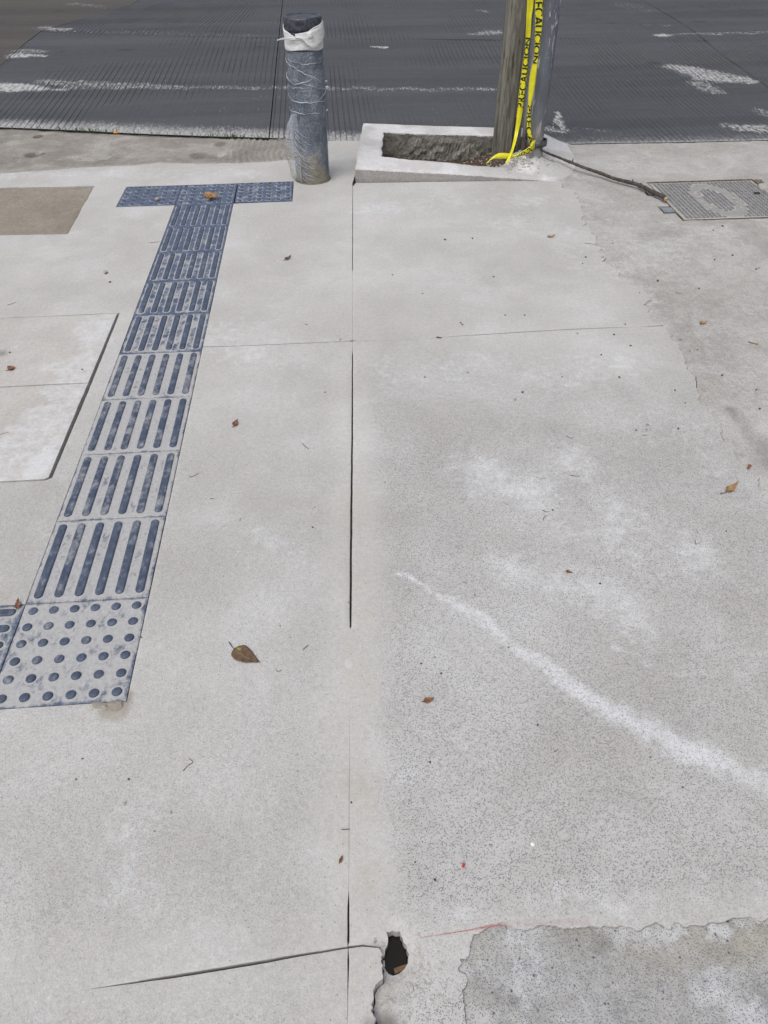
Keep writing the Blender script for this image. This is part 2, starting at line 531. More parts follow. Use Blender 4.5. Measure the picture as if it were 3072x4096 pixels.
# ---- where stains, films and bare grain lie
STREAK = [(0.9062,0.0369),(1.001,-0.0386),(1.08,-0.0936),(1.132,-0.1521),(1.189,-0.2232),(1.266,-0.3191),(1.352,-0.4089),(1.423,-0.4742),(1.501,-0.5202),(1.568,-0.5583),(1.641,-0.6115),(1.731,-0.6784)]
STREAK_R = [.006, .010, .018, .020, .022, .028, .034, .038, .040, .042, .044, .048]
FILMS = [  # (line of points, half widths, strength)
    (STREAK, STREAK_R, 0.90),
    ([(1.393,-0.217),(1.461,-0.2654),(1.523,-0.3186),(1.593,-0.3172)], [.006, .008, .010, .006], .55),
    ([(1.474,0.2216),(1.547,0.1158),(1.648,0.0514),(1.78,0.0137)], [.13, .15, .15, .12], .72),
    ([(1.225,0.4061),(1.357,0.3274),(1.528,0.466)], [.12, .13, .11], .70),
    ([(0.9999,0.0652),(1.282,-0.0009),(1.429,-0.055),(1.513,-0.1814)], [.05, .08, .09, .08], .62),
    ([(1.799,-0.2034),(1.677,-0.3371),(1.671,-0.4636)], [.05, .04, .05], .50),
    ([(1.087,-0.7529),(1.26,-0.7827),(1.39,-0.7967),(1.568,-0.8058)], [.02, .04, .05, .05], .62),
    ([(0.8542,-0.7355),(0.904,-0.7727),(1.012,-0.789)], [.02, .03, .02], .5),
    ([(0.5336,0.2848),(0.6194,0.2076),(0.7404,0.1127)], [.010, .012, .006], .5),
    ([(0.5348,0.2642),(0.648,0.1384),(0.7264,0.0163)], [.03, .06, .05], .5),
    ([(0.2059,2.983),(0.5866,2.447)], [.05, .06], .30),
    ([(0.3599,3.133),(-0.3531,3.238),(-0.9117,3.244),(-1.308,3.196)], [.10, .09, .10, .10], .62),
    ([(0.3762,1.312),(0.5718,1.149),(0.7991,1.095)], [.14, .15, .12], .55),
    ([(1.028,2.543),(1.358,2.619),(1.946,2.605)], [.12, .13, .12], .60),
    ([(1.623,2.294),(1.903,2.177),(1.961,1.755)], [.15, .15, .12], .55),
    ([(1.016,0.9761),(1.196,0.9947),(1.541,0.9337),(1.784,0.9979)], [.12, .16, .16, .12], .52),
    ([(1.69,0.692),(1.869,0.6077),(1.878,0.2428)], [.12, .12, .08], .5),
    ([(0.9492,-0.3783),(1.021,-0.4438),(1.122,-0.3279)], [.03, .04, .03], .5), ([(0.9105,-0.4922),(0.8878,-0.5701)], [.02, .03], .4),
    ([(0.6371,-0.3608),(0.6324,-0.525)], [.006, .007], .55),
    ([(0.5614,-0.8479),(0.7266,-0.8959),(0.746,-0.9282)], [.03, .03, .03], .34),
    ([(0.3729,-0.5566),(0.3429,-0.6713),(0.4681,-0.7645)], [.05, .06, .05], .45), ([(0.3972,-0.2394),(0.5575,-0.108),(0.6414,0.1389)], [.06, .07, .06], .4),
    ([(0.2824,-0.863),(0.289,-0.8964)], [.006, .006], .5),
    ([(0.7988,-0.1567),(0.7915,-0.2695)], [.012, .014], .45),
    ([(0.5492,1.774),(0.7093,1.619)], [.06, .06], .30),
]
def pave_masks(P):
    n = len(P)
    x, y = P[:, 0], P[:, 1]
    wob = fbm(x, y, 9, 5, 4) - 0.5
    Pw = P + np.stack([wob, fbm(x, y, 9, 8, 4) - 0.5], 1) * 0.06
    R = np.zeros(n)
    for L, w, s in FILMS:
        d, rr = seg_dist(Pw, L, False, w)
        soft = np.maximum(rr * 0.55, 0.005)
        soft = np.where(rr > 0.03, rr * 0.9, soft)
        R = np.maximum(R, s * (1 - sstep(rr - soft, rr + soft, d)))
    R = R * np.where(R > 0.8, 0.52 + 0.85 * fbm(x, y, 12, 19, 5), 0.05 + 1.25 * fbm(x * 1.0, y * .6, 8, 17, 5))
    dj = np.abs(x - np.interp(y, j1y, j1x) - 0.012)
    right = x > np.interp(y, j1y, j1x)
    wide = np.where(right, sstep(0.02, 0.115, dj + wob * 0.07), sstep(0.02, 0.12, dj + wob * 0.08) * 0.46)
    fore = sstep(1.35, 0.35, y)
    G_ = wide * (0.22 + 0.78 * fore)
    G_ *= 0.55 + 0.9 * fbm(x, y, 3.2, 21, 4)
    G_ = np.where(R > 0.5, G_ * 0.8, G_)
    # trowelled smooth margins by the lower joint and left of the tiles
    G_ *= 0.35 + 0.65 * sstep(0.02, 0.10, np.abs(y + 0.83))
    B = np.zeros(n)
    for (c, r0, s) in (((0.2675,-0.3141), .035, .95), ((0.2954,-0.2908), .022, .8), ((0.0213,-0.3078), .03, .8), ((-0.4639,1.511), .045, .5), ((-0.0552,0.0182), .05, .35), ((-0.0547,1.456), .03, .25)):
        B = np.maximum(B, s * (1 - sstep(r0 * 0.5, r0 * 1.25, np.hypot(Pw[:, 0] - c[0], Pw[:, 1] - c[1]))))
    # sandy smear beside the cut
    B = np.maximum(B, 0.27 * (1 - sstep(0.02, 0.10, dj + wob * .06)) * sstep(1.4, 0.2, y) * (x > 0))
    A = np.zeros(n)
    for (c, r0, s) in (((0.8175,-0.9335), .034, .9), ((0.7855,-0.9362), .022, .6), ((0.2575,-0.3039), .034, .42), ((0.2933,-0.2939), .022, .42), ((1.41,-0.7939), .008, .45)):
        A = np.maximum(A, s * (1 - sstep(r0 * 0.3, r0 * 1.2, np.hypot(Pw[:, 0] - c[0], Pw[:, 1] - c[1]))))
    return np.stack([R, np.clip(G_, 0, 1), B, A], 1)

def flatz(z0, amp=0.003, s=1.6, seed=1):
    return lambda x, y: z0 + (fbm(x, y, s, seed, 3) - 0.5) * amp

# ---------------------------------------------------------------- pavement and its slabs
bed = mesh('pavement', [(-9, -7, -0.105), (9, -7, -0.105), (9, 3.62, -0.105), (-9, 3.62, -0.105)], [(0, 1, 2, 3)])
pave = tag(link('pavement', bed, M_BED), kind='structure')
ZP = flatz(0.0)
def lip(P):
    """how far a slab's lip is worn down: nothing where the cut is smeared shut"""
    x, y = P[:, 0], P[:, 1]
    dj = np.abs(x - np.interp(y, j1y, j1x))
    w = np.interp(y, j1y, np.array(J1W)[::-1])
    d = np.where(dj < 0.012, np.clip(w * 0.25, 0, 0.0012), 0.0005)
    d = np.where((np.abs(x) < 0.004) & (y > 3.0), 0.0, d)
    d = np.where((x < 0.34) & (y < -0.7) & (y > -1.2), 0.0, d)
    return d
LEFT, RIGHT, BACK = -1.9, 4.2, -2.4
fv, ff = [], []
for L_ in (J1, J2L, J2R, J3L, J3R):
    b_ = len(fv)
    for p in L_:
        fv += [(p[0] - .010, p[1] - .010, -.012), (p[0] + .010, p[1] + .010, -.012)] if L_ is not J1 else [(p[0] - .012, p[1], -.012), (p[0] + .012, p[1], -.012)]
    ff += [(b_ + 2 * i, b_ + 2 * i + 1, b_ + 2 * i + 3, b_ + 2 * i + 2) for i in range(len(L_) - 1)]
link('joint_filler', mesh('joint_filler', fv, ff), soil_mat('joint_grit', (0.045, 0.042, 0.038), (0.12, 0.11, 0.10)), pave)
EPS = 0.0012
strip_r, strip_l = TILE + EPS, -EPS
top_y0, top_y1 = 9 * TILE - EPS, 10 * TILE + EPS

j1_left = open_line(J1, J1W, -1)       # J1 runs away from the road, so -1 is the side with smaller x
j1_right = open_line(J1, J1W, 1)
if np.mean([p[0] for p in j1_left]) > np.mean([p[0] for p in j1_right]): j1_left, j1_right = j1_right, j1_left
j2w = [.0050, .0044, .0044, .0034]
j2l_up, j2l_dn = open_line(J2L, j2w, 1, seed=5), open_line(J2L, j2w, -1, seed=5)
j2rw = [.0016, .0004, .0004, .0050, .0056, .0056, .0046, .0004]
j2r_up, j2r_dn = open_line(J2R, j2rw, 1, seed=6), open_line(J2R, j2rw, -1, seed=6)
j3l_up, j3l_dn = open_line(J3L, J3LW, 1, seed=7), open_line(J3L, J3LW, -1, seed=7)
j3r_up, j3r_dn = open_line(J3R, .004, 1, seed=8), open_line(J3R, .004, -1, seed=8)
def cut(line, y0, y1): return [p for p in line if y0 < p[1] < y1]
yJ2, yJ3 = J2L[-1][1], J3L[-1][1]

front = [tuple(p) for p in resample(FRONT, 0.015, 0.012, seed=4)]
cover_poly = [(-2.0, 0.4895), (-0.0735,0.4886), (-0.071, 1.012), (-0.0672,1.522), (-2.0, 1.470)]
cx0, cx1 = -0.072, -0.060
COVER_BOT, COVER_MID, COVER_TOP = 0.489, 1.012, 1.522
def cover_hole():
    return [(-1.55, 0.482), (-0.078, 0.484), (-0.062, 0.496), (-0.058, 1.012), (-0.058, 1.526), (-1.55, 1.512)]
TANP = [(-0.9949,3.064),(-0.4842,3.027),(-0.4677,2.366),(-0.7946,2.406)]
tan_hole = [(-1.75, 2.10), (-0.285, TANP[2][1]), (-0.452, TANP[1][1]), (-1.75, 2.985)]
tan_hole = [(-1.62, TANP[3][1] - 0.004), (TANP[2][0] + 0.004, TANP[2][1] - 0.004), (TANP[1][0] + 0.006, TANP[1][1] + 0.004), (-1.62, TANP[0][1] + 0.006)]

# slab left of the guide strip and below it
tstrip_lo = -0.30
outA = []
outA += [(LEFT, j3l_up[0][1])] + [p for p in j3l_up if p[0] > LEFT]
outA += [p for p in sorted(cut(j1_left, yJ3 + 0.004, yJ2 - 0.004), key=lambda p: p[1])]
outA += [p for p in j2l_dn[::-1] if p[0] < J1x(yJ2) - 0.006]
outA += [(strip_r, 1.22), (strip_r, -TILE - EPS), (-2 * TILE - EPS, -TILE - EPS), (-2 * TILE - EPS, EPS), (strip_l, EPS), (strip_l, top_y0), (-TILE - EPS, top_y0),
         (-TILE - EPS, top_y1), (0.0, top_y1)]
fr = [p for p in front if p[0] < 0.0]
outA += [(0.0, fr[-1][1])] + fr[::-1]
outA = [p for p in outA]
outA.append((LEFT, fr[0][1] if fr[0][0] < LEFT else fr[0][1]))
outA = [p for p in outA if p[0] >= LEFT - 1e-6]
def clean(poly, eps=0.0008):
    out = []
    for p in poly:
        if not out or math.hypot(p[0] - out[-1][0], p[1] - out[-1][1]) > eps: out.append(tuple(p))
    if math.hypot(out[0][0] - out[-1][0], out[0][1] - out[-1][1]) < eps: out.pop()
    return out
outA = clean(outA)
outA = clean(resample(outA, 0.02, 0, True, near=VIS))
holeC = clean(resample(cover_hole(), 0.02, 0.0012, True, 11))
holeT = clean(resample(tan_hole, 0.02, 0.004, True, 12))
patch('slab', outA, [holeC, holeT], ZP, 0.020, M_NEW, pave, masks=pave_masks, drop=lip)

# slab between guide strip, bollard and saw cut
front_bay = [(0.6084,3.384),(0.6586,3.56),(0.6963,3.682),(0.7306,3.74),(0.8369,3.731),(1.01,3.71)]
outC = [(strip_r, 1.236)] + [p for p in j2l_up if p[0] < J1x(yJ2) - 0.006]
outC += [p for p in sorted(cut(j1_left, yJ2 + 0.004, 2.9), key=lambda p: p[1])]
outC += [(0.9285, 2.95), (1.03, 3.60)] + [tuple(p) for p in resample(front_bay[::-1], 0.015, 0.004, seed=9)]
outC += [p for p in front if p[0] >= 0.0][::-1][1:] + [(0.0, fr[-1][1]), (0.0, top_y1), (2 * TILE + 0.008, top_y1 + 0.010), (2 * TILE + 0.006, top_y0 + 0.004), (strip_r, top_y0)]
outC = clean(resample(clean(outC), 0.02, 0, True))
patch('slab', outC, [], ZP, 0.022, M_NEW, pave, masks=pave_masks, drop=lip)

# slab right of the saw cut up to the planter
ap = [tuple(p) for p in resample(APRON_B, 0.008, 0.026, seed=13, js=30)]
apy = np.array([p[1] for p in ap])
yJ2R = J2R[-1][1]
k2 = int(np.argmin(np.abs(apy - (yJ2R + 0.002))))
outD = [p for p in j2r_up if p[0] > J1x(yJ2) + 0.006 and p[0] < ap[k2][0] - 0.01]
outD += ap[:k2 + 1][::-1]
outD += [(1.30, 2.935), (0.9475, 2.955)]
outD += [p for p in sorted(cut(j1_right, yJ2 + 0.004, 2.9), key=lambda p: -p[1])]
outD = clean(resample(clean(outD), 0.02, 0, True))
patch('slab', outD, [], ZP, 0.022, M_NEW, pave, masks=pave_masks, drop=lip)

# big slab right of the saw cut with the round drain hole, broken along its lower edge
old = [tuple(p) for p in resample(OLD_B, 0.004, 0.011, seed=14, js=55)]
chunk = [tuple(p) for p in resample(CHUNK, 0.004, 0.008, seed=15, js=70)]
def zB(x, y):
    z = ZP(x, y)
    P = np.stack([x, y], 1)
    d = seg_dist(P, CHUNK, False)
    m = (1 - sstep(0.004, 0.055, d)) * sstep(-0.80, -0.86, y)
    z = z - 0.026 * m
    dh = seg_dist(P, HOLE)
    z = z - 0.006 * (1 - sstep(0.002, 0.02, dh))
    rr = (1 - sstep(0.05, 0.12, d)) * sstep(-0.80, -0.86, y)
    return z + rr * (fbm(x, y, 70, 31, 3) - 0.5) * 0.012
outB = [p for p in j3r_up]
outB += [(p[0] + 0.0015, p[1]) for p in chunk] + [(chunk[-1][0], -1.6), (old[-1][0] - 0.002, -1.6)] + [(p[0] - 0.0004, p[1] + 0.0004) for p in old[::-1]]
outB += ap[k2 + 1:][::-1]
outB += [p for p in j2r_dn[::-1] if p[0] > J1x(yJ2) + 0.006 and p[0] < ap[k2][0] - 0.01]
outB += [p for p in sorted(cut(j1_right, yJ3 + 0.006, yJ2 - 0.004), key=lambda p: -p[1])]
outB = clean(outB)
hole = clean(resample(HOLE, 0.006, 0.0022, True, 16), 0.0004)
patch('slab', outB, [hole], zB, 0.016, M_NEW, pave, edge=0.003, masks=pave_masks, drop=lip)

# front slab pieces below the lower cut
outE = [(LEFT, -1.6)] + [(J1x(-1.6) - 0.002, -1.6)] + [p for p in sorted(cut(j1_left, -1.5, yJ3 - 0.004), key=lambda p: p[1])] + [p for p in j3l_dn[::-1] if p[0] > LEFT] + [(LEFT, j3l_dn[0][1])]
outE = clean(resample(clean(outE), 0.02, 0, True, near=VIS))
patch('slab', outE, [], ZP, 0.018, M_NEW, pave, masks=pave_masks, drop=lip)
outF = [p for p in sorted(cut(j1_right, -1.5, yJ3 - 0.004), key=lambda p: -p[1])] + [(J1x(-1.6) + 0.002, -1.6), (chunk[-1][0] - 0.0015, -1.6)] + [(p[0] - 0.001, p[1]) for p in chunk[::-1]] + j3r_dn[::-1][1:]
patch('slab', clean(outF), [], ZP, 0.010, M_NEW, pave, edge=0.003, masks=pave_masks, drop=lip)

# plain continuation slabs out of the picture
def plain(x0, y0, x1, y1, mat=M_NEW):
    patch('slab', resample([(x0, y0), (x1, y0), (x1, y1), (x0, y1)], 0.3, 0, True), [], ZP, 0.2, mat, pave, masks=pave_masks, area=(0, 0, 0, 0), coarse=0.3)
for (a, b, c, d) in ((-8, -6, -4.9, -1.3), (-4.9, -6, LEFT - .004, -1.604), (LEFT, -6, 0.74, -1.606), (0.748, -6, 3.2, -1.606), (3.204, -6, 8, -1.606),
                     (-4.9, -1.6, LEFT - .004, 3.3), (-8, -1.29, -4.904, 3.3)):
    plain(a, b, c, d)

# two cover slabs set into the pavement, dark gaps round them
def cover_masks(P):
    x, y = P[:, 0], P[:, 1]
    n = len(P)
    w = fbm(x, y, 7, 41, 4)
    R = 0.55 * sstep(0.5, 0.75, w + 0.35 * sstep(-0.35, -0.10, x))
    c = (-0.1097,0.5709)
    R = np.maximum(R, 0.9 * (1 - sstep(0.03, 0.075, np.hypot((x - c[0]) * 1.2, (y - c[1]) * 0.55))))
    A = np.zeros(n)
    for c, r0, s in (((-0.4347,1.239), 0.035, .55), ((-0.0083,0.6506), .01, .4)):
        A = np.maximum(A, s * (1 - sstep(r0 * .4, r0 * 1.2, np.hypot(x - c[0], (y - c[1]) * .8))))
    return np.stack([R, 0.25 * np.ones(n), 0.2 * w, A], 1)
for nm, poly, lab in (('lower', [(-1.545, 0.490), (-0.082, 0.490), (-0.0725, 0.498), (-0.0705, 1.0080), (-1.545, 0.9990)],
                       'pale concrete cover slab with whitened chipped corner beside the lowest ribbed tiles'),
                      ('upper', [(-1.545, 1.0045), (-0.0705, 1.0135), (-0.0680, 1.5215), (-1.545, 1.5065)],
                       'pale concrete cover slab with a small grey stain, square corner by the ribbed tiles')):
    o = patch('cover_slab', clean(resample(poly, 0.02, 0.0012, True, 17)), [], flatz(0.002, 0.003, 2.0, 9), 0.022, M_COVER, None, masks=cover_masks)
    tag(o, lab, 'cover slab')
# gritty brown infill
def tan_masks(P):
    w = fbm(P[:, 0], P[:, 1], 6, 51, 4)
    return np.stack([0.35 * sstep(.55, .8, w), 0.8 * np.ones(len(P)), 0.3 * w, 0 * w], 1)
patch('infill_panel', clean(resample([(-1.615, TANP[3][1]), (TANP[2][0] - .001, TANP[2][1]), (TANP[1][0] - .002, TANP[1][1]), (-1.615, TANP[0][1] + .001)], 0.02, 0.003, True, 18)), [],
      lambda x, y: -0.006 + (fbm(x, y, 55, 61, 3) - .5) * 0.006, 0.014, M_TAN, pave, masks=tan_masks, edge=0.003)

# ---------------------------------------------------------------- gutter strip, apron, old patch
ROAD_EDGE = [(-2.95,4.554),(-1.886,4.372),(-1.355,4.248),(-0.8402,4.132),(-0.3347,4.003),(0.0251,3.926),(0.315,3.868),(0.5062,3.834),(0.7119,3.779),(1.01,3.72),(1.412,3.663),(1.874,3.606),(2.317,3.551),(2.955,3.525),(3.546,3.518),(4.231,3.503),(4.875,3.487)]
rex, rey = np.array([p[0] for p in ROAD_EDGE]), np.array([p[1] for p in ROAD_EDGE])
def edge_y(x): return np.interp(x, rex, rey)
def gut_masks(P):
    x, y = P[:, 0], P[:, 1]
    n = len(P)
    w = fbm(x, y, 5, 71, 4)
    R = 0.75 * sstep(.52, .74, w)
    R = np.maximum(R, 0.7 * (1 - sstep(0, 0.09, y - np.interp(x, [p[0] for p in FRONT], [p[1] for p in FRONT]))))
    R = np.maximum(R, 0.75 * sstep(0.42, 0.62, x) * sstep(.35, .6, w))
    A = np.zeros(n)
    for c, r0, s in (((-1.047,3.996), .035, .8), ((-0.9764,3.633), .06, .6), ((-0.9273,3.643), .03, .7), ((0.0319,3.51), .07, .55), ((0.138,3.732), .05, .6), ((0.1157,3.488), .05, .5)):
        A = np.maximum(A, s * (1 - sstep(r0 * .4, r0 * 1.2, np.hypot((x - c[0]), (y - c[1]) * 0.8) + (w - .5) * .05)))
    A = np.maximum(A, 1.0 * (1 - sstep(0.03, 0.085, edge_y(x) - y + (w - .5) * .06)) * sstep(.6, .4, x))
    return np.stack([R, 0.75 * np.ones(n), 0.55 * fbm(x, y, 2.5, 75, 3), A], 1)
gx = [(-2.4 + i * 0.02) for i in range(int(3.42 / 0.02))]
gl = [(p[0], p[1] + 0.002) for p in front] + [(p[0] - 0.002, p[1]) for p in resample(front_bay[:4], 0.015, 0.004, seed=9)]
gt = [(x, float(edge_y(x)) - (0.030 if x < .45 else .012) - 0.022 * float(vnoise(x, 0, 16, 2)) - 0.03 * max(0.0, float(vnoise(x, 3, 5, 4)) - 0.55)) for x in np.arange(gl[-1][0] - 0.004, -2.3, -0.02)]
gut = [(-2.3, gl[0][1])] + [p for p in gl if p[0] > -2.29] + gt
def zgut(x, y):
    z = -0.004 + (fbm(x, y, 9, 81, 4) - 0.5) * 0.014
    for c, r0 in (((-1.047,3.996), .03), ((-0.9652,3.647), .05), ((0.1411,3.534), .05)):
        z = z - 0.02 * (1 - sstep(r0 * .3, r0, np.hypot(x - c[0], y - c[1])))
    ridg = sstep(0.15, 0.25, x) * 0.006 * np.sin((x + 0.05 * fbm(x, y, 6, 3, 2)) * 2 * math.pi / 0.036)
    return z + ridg
tag(patch('gutter', clean(gut), [], zgut, 0.013, M_GUTTER, None, masks=gut_masks, edge=0.004), kind='structure')

sv = []
for x in np.arange(-2.2, 4.1, .05): sv += [(x, float(edge_y(x)) - .09, -.018), (x, float(edge_y(x)) + .012, -.018)]
link('seam_dirt', mesh('seam_dirt', sv, [(2 * i, 2 * i + 2, 2 * i + 3, 2 * i + 1) for i in range(len(sv) // 2 - 1)]), soil_mat('seam_soil', (0.012, 0.011, 0.008), (0.035, 0.03, 0.022)), pave)
MH = [(2.538,2.286), (3.112, 2.286), (3.133, 2.817), (2.559,2.817)]
RAMP_R = 2.34
def apron_masks(P):
    x, y = P[:, 0], P[:, 1]
    n = len(P)
    w = fbm(x, y, 4, 91, 4)
    d = seg_dist(P, ap, False)
    R = 0.55 * sstep(.5, .75, w)
    R = np.maximum(R, 0.45 * (1 - sstep(0.0, 0.09, d + (w - .5) * .12)) * sstep(0.9, 1.2, y))
    Gm = 0.55 + 0.3 * w
    B = 0.14 * w + 0.5 * sstep(3.0, 3.45, y) * w
    A = np.zeros(n)
    for L, r0, s in (([(2.087,0.6746),(2.09,0.5496),(2.102,0.4206)], [.03, .05, .08], .42), ([(2.176,3.19),(2.188,3.014)], [.02, .02], .3)):
        dd, rr = seg_dist(P, L, False, r0)
        A = np.maximum(A, s * (1 - sstep(rr * .2, rr * 1.4, dd + (fbm(x, y, 14, 95, 3) - .5) * .04)))
    dm = seg_dist(P, MH)
    B = np.maximum(B, 0.7 * (1 - sstep(0.0, 0.035, dm + (w - .5) * .03)))
    return np.stack([R, Gm, B, A], 1)
def zap(x, y):
    # the crossing dips gently towards the carriageway
    z = -0.002 + (fbm(x, y, 3, 97, 4) - 0.5) * 0.005
    return z
aped = [(x, float(edge_y(x)) - 0.014 - 0.008 * float(vnoise(x, 0, 20, 6))) for x in np.arange(4.15, 2.10, -0.02)]
apr = [(ap[0][0] + .003, ap[0][1] + .001)] + [(p[0] + 0.0003 + 0.008 * max(0.0, float(vnoise(p[0] * 3, p[1] * 3, 5, 8)) - 0.42), p[1]) for p in ap[1:]] + [(old[0][0] + .003, old[0][1] + .003), (3.003, old[0][1] + .003), (3.003, -1.604), (4.2, -1.604)] + [(4.2, 1.0), (4.2, 2.5)] + aped + [(2.10, 3.2)]
apr = [p for p in apr]
mh_hole = [(MH[0][0] - .008, MH[0][1] - .010), (MH[1][0] + .05, MH[1][1] - .010), (MH[2][0] + .05, MH[2][1] + .010), (MH[3][0] - .008, MH[3][1] + .010)]
tabs = [(2.50, 2.42), (2.50, 2.63)]
mhh = [mh_hole[0], mh_hole[1], mh_hole[2], mh_hole[3], (2.546, 2.715), (2.475, 2.715), (2.475, 2.625), (2.538, 2.625), (2.536, 2.475), (2.470, 2.475), (2.470, 2.375), (2.531, 2.375)]
mhh = clean(resample(mhh, 0.012, 0.005, True, 19))
tag(patch('driveway_apron', clean(resample(clean(apr), 0.03, 0, True)), [mhh], zap, 0.021, M_APRON, None, masks=apron_masks, area=(1.6, 3.8, 0.2, 3.7), drop=0.0016), kind='structure')
tag(patch('driveway_apron', clean(resample([(4.206, -6), (9, -6), (9, 3.5), (4.206, 3.5)], 0.4, 0, True)), [], zap, 0.3, M_APRON, None, masks=apron_masks, area=(0, 0, 0, 0), coarse=0.5), kind='structure')

def old_masks(P):
    x, y = P[:, 0], P[:, 1]
    w = fbm(x, y, 10, 101, 4)
    d = seg_dist(P, old, False)
    R = 0.7 * sstep(.5, .72, w)
    R = np.maximum(R, 0.7 * (1 - sstep(0.0, 0.05, d + (fbm(x, y, 20, 104, 3) - .5) * .05)) * (fbm(x, y, 12, 107, 3) > .5))
    B = 0.9 * fbm(x, y, 6, 109, 4) * (1 - sstep(0.02, 0.12, d))
    A = 0.45 * sstep(.55, .8, fbm(x, y, 13, 111, 4))
    return np.stack([R, 0.9 * np.ones(len(P)), B, A], 1)
oldp = [(old[-1][0], -1.6), (3.0, -1.6)] + [(3.0, old[0][1])] + [p for p in old]
tag(patch('old_pavement', clean(oldp), [], lambda x, y: -0.0045 + (fbm(x, y, 30, 121, 4) - .5) * .010, 0.010, M_OLD, None, masks=old_masks, edge=0.003, drop=.001), kind='structure')

# ---------------------------------------------------------------- carriageway: concrete slabs with cross grooves
JL = [(-1.916,6.088),(-1.907,6.448),(-2.004,7.569),(-1.967,8.255),(-1.915,8.76)]
yl = np.array([3.0, 4.5, 6.1, 7.0, 7.7, 8.6, 9.2, 14.5])
JOINTS = [np.array([-6.2] * 8), np.array([-1.70, -1.80, -1.92, -1.98, -1.99, -1.60, -1.38, -0.9]), np.array([.445, .428, .405, .395, .385, .374, .366, .30]),
          np.array([4.02, 4.12, 4.30, 4.44, 4.50, 4.55, 4.58, 4.8]), np.array([8.2, 8.3, 8.4, 8.5, 8.6, 8.7, 8.8, 9.0])]
LONG = [(-8.86,9.255),(-2.407,7.701),(-2.018,7.622),(-1.549,7.497),(-0.6133,7.25),(0.3573,7.078),(1.308,6.921),(2.475,6.756),(3.442,6.789),(4.326,6.871),(5.123,6.865),(8.028,6.905)]
lgx, lgy = np.array([p[0] for p in LONG]), np.array([p[1] for p in LONG])
def long_y(x): return np.interp(x, lgx, lgy)
PAINT = [  # line, half width, strength
    ([(-1.803,5.406),(-1.577,5.346),(-1.372,5.287)], [.16, .16, .08], .95),
    ([(-1.599,5.293),(-1.17,5.23)], [.02, .015], .9),
    ([(-1.413,5.514),(-1.081,5.418),(-0.6971,5.317),(-0.3405,5.228)], [.08, .10, .10, .08], .60),
    ([(-1.208,5.311),(-0.3384,5.213),(0.5228,5.131),(1.375,5.012),(2.128,4.94)], [.06, .06, .06, .06, .06], .52),
    ([(-1.918,6.521),(-1.595,6.448)], [.10, .03], .9), ([(-1.906,6.71),(-1.709,6.637)], [.12, .06], .6),
    ([(-1.987,7.832),(-1.772,7.715)], [.10, .08], .75), ([(-1.787,7.677),(-0.6339,7.403),(0.1117,7.201)], [.10, .12, .10], .28),
    ([(-2.05,9.337),(-1.65,9.066)], [.10, .08], .4),
    ([(1.284,6.556),(1.361,6.515),(1.4,6.577)], [.035, .05, .02], .95),
    ([(2.237,7.047),(2.364,7.072),(2.53,7.105)], [.04, .09, .12], .72), ([(2.565,8.397),(2.6,8.28)], [.06, .05], .6),
    ([(4.015,6.828),(4.077,6.798)], [.06, .08], 1.0), ([(4.103,6.869),(5.44,6.858)], [.05, .07], .62), ([(4.118,7.337),(4.332,7.288)], [.04, .03], .5), ([(4.237,8.604),(4.406,8.168)], [.2, .1], .3),
    ([(3.707,5.541),(3.881,5.19),(4.103,5.004)], [.10, .24, .08], .82), ([(3.688,4.963),(3.696,4.695)], [.12, .08], .6), ([(3.543,5.557),(3.681,5.471)], [.04, .06], .5),
    ([(3.441,3.839),(3.546,3.773),(3.853,3.717)], [.06, .10, .12], .72), ([(3.794,4.202),(3.825,4.042)], [.05, .06], .5),
    ([(2.394,4.236),(2.353,3.938)], [.02, .04], .9), ([(2.216,3.922),(2.354,3.814)], [.06, .05], .72),
    ([(2.42,3.847),(2.597,3.803)], [.04, .03], .4),
]
def road_masks(P, groove):
    x, y = P[:, 0], P[:, 1]
    n = len(P)
    wv = np.stack([fbm(x, y, 6, 131, 3) - .5, fbm(x, y, 6, 137, 3) - .5], 1) * 0.10
    R = np.zeros(n)
    for L, w, s in PAINT:
        d, rr = seg_dist(P + wv, L, False, w)
        R = np.maximum(R, s * (1 - sstep(rr * 0.5, rr * 1.35, d)))
    de = y - edge_y(x)
    # splash of cement and old edge line along the kerb
    R = np.maximum(R, 0.50 * (1 - sstep(0.06, 0.34, de)) * (x < 1.9) * (0.75 + .25 * np.sin(x * 9)))
    B = 0.80 * (1 - sstep(0.0, 0.40, de)) * np.where(x < 2.0, 1.0, 0.55)
    B = np.maximum(B, 0.75 * (1 - sstep(0.0, 0.10, de)))
    A = 0.0 * x
    return np.stack([R, groove, B, A], 1)
road_bed = mesh('road', [(-60, 3.57, -0.11), (60, 3.57, -0.11), (60, 14.5, -0.11), (-60, 14.5, -0.11)], [(0, 1, 2, 3)])
road = tag(link('road', road_bed, M_BED), kind='structure')
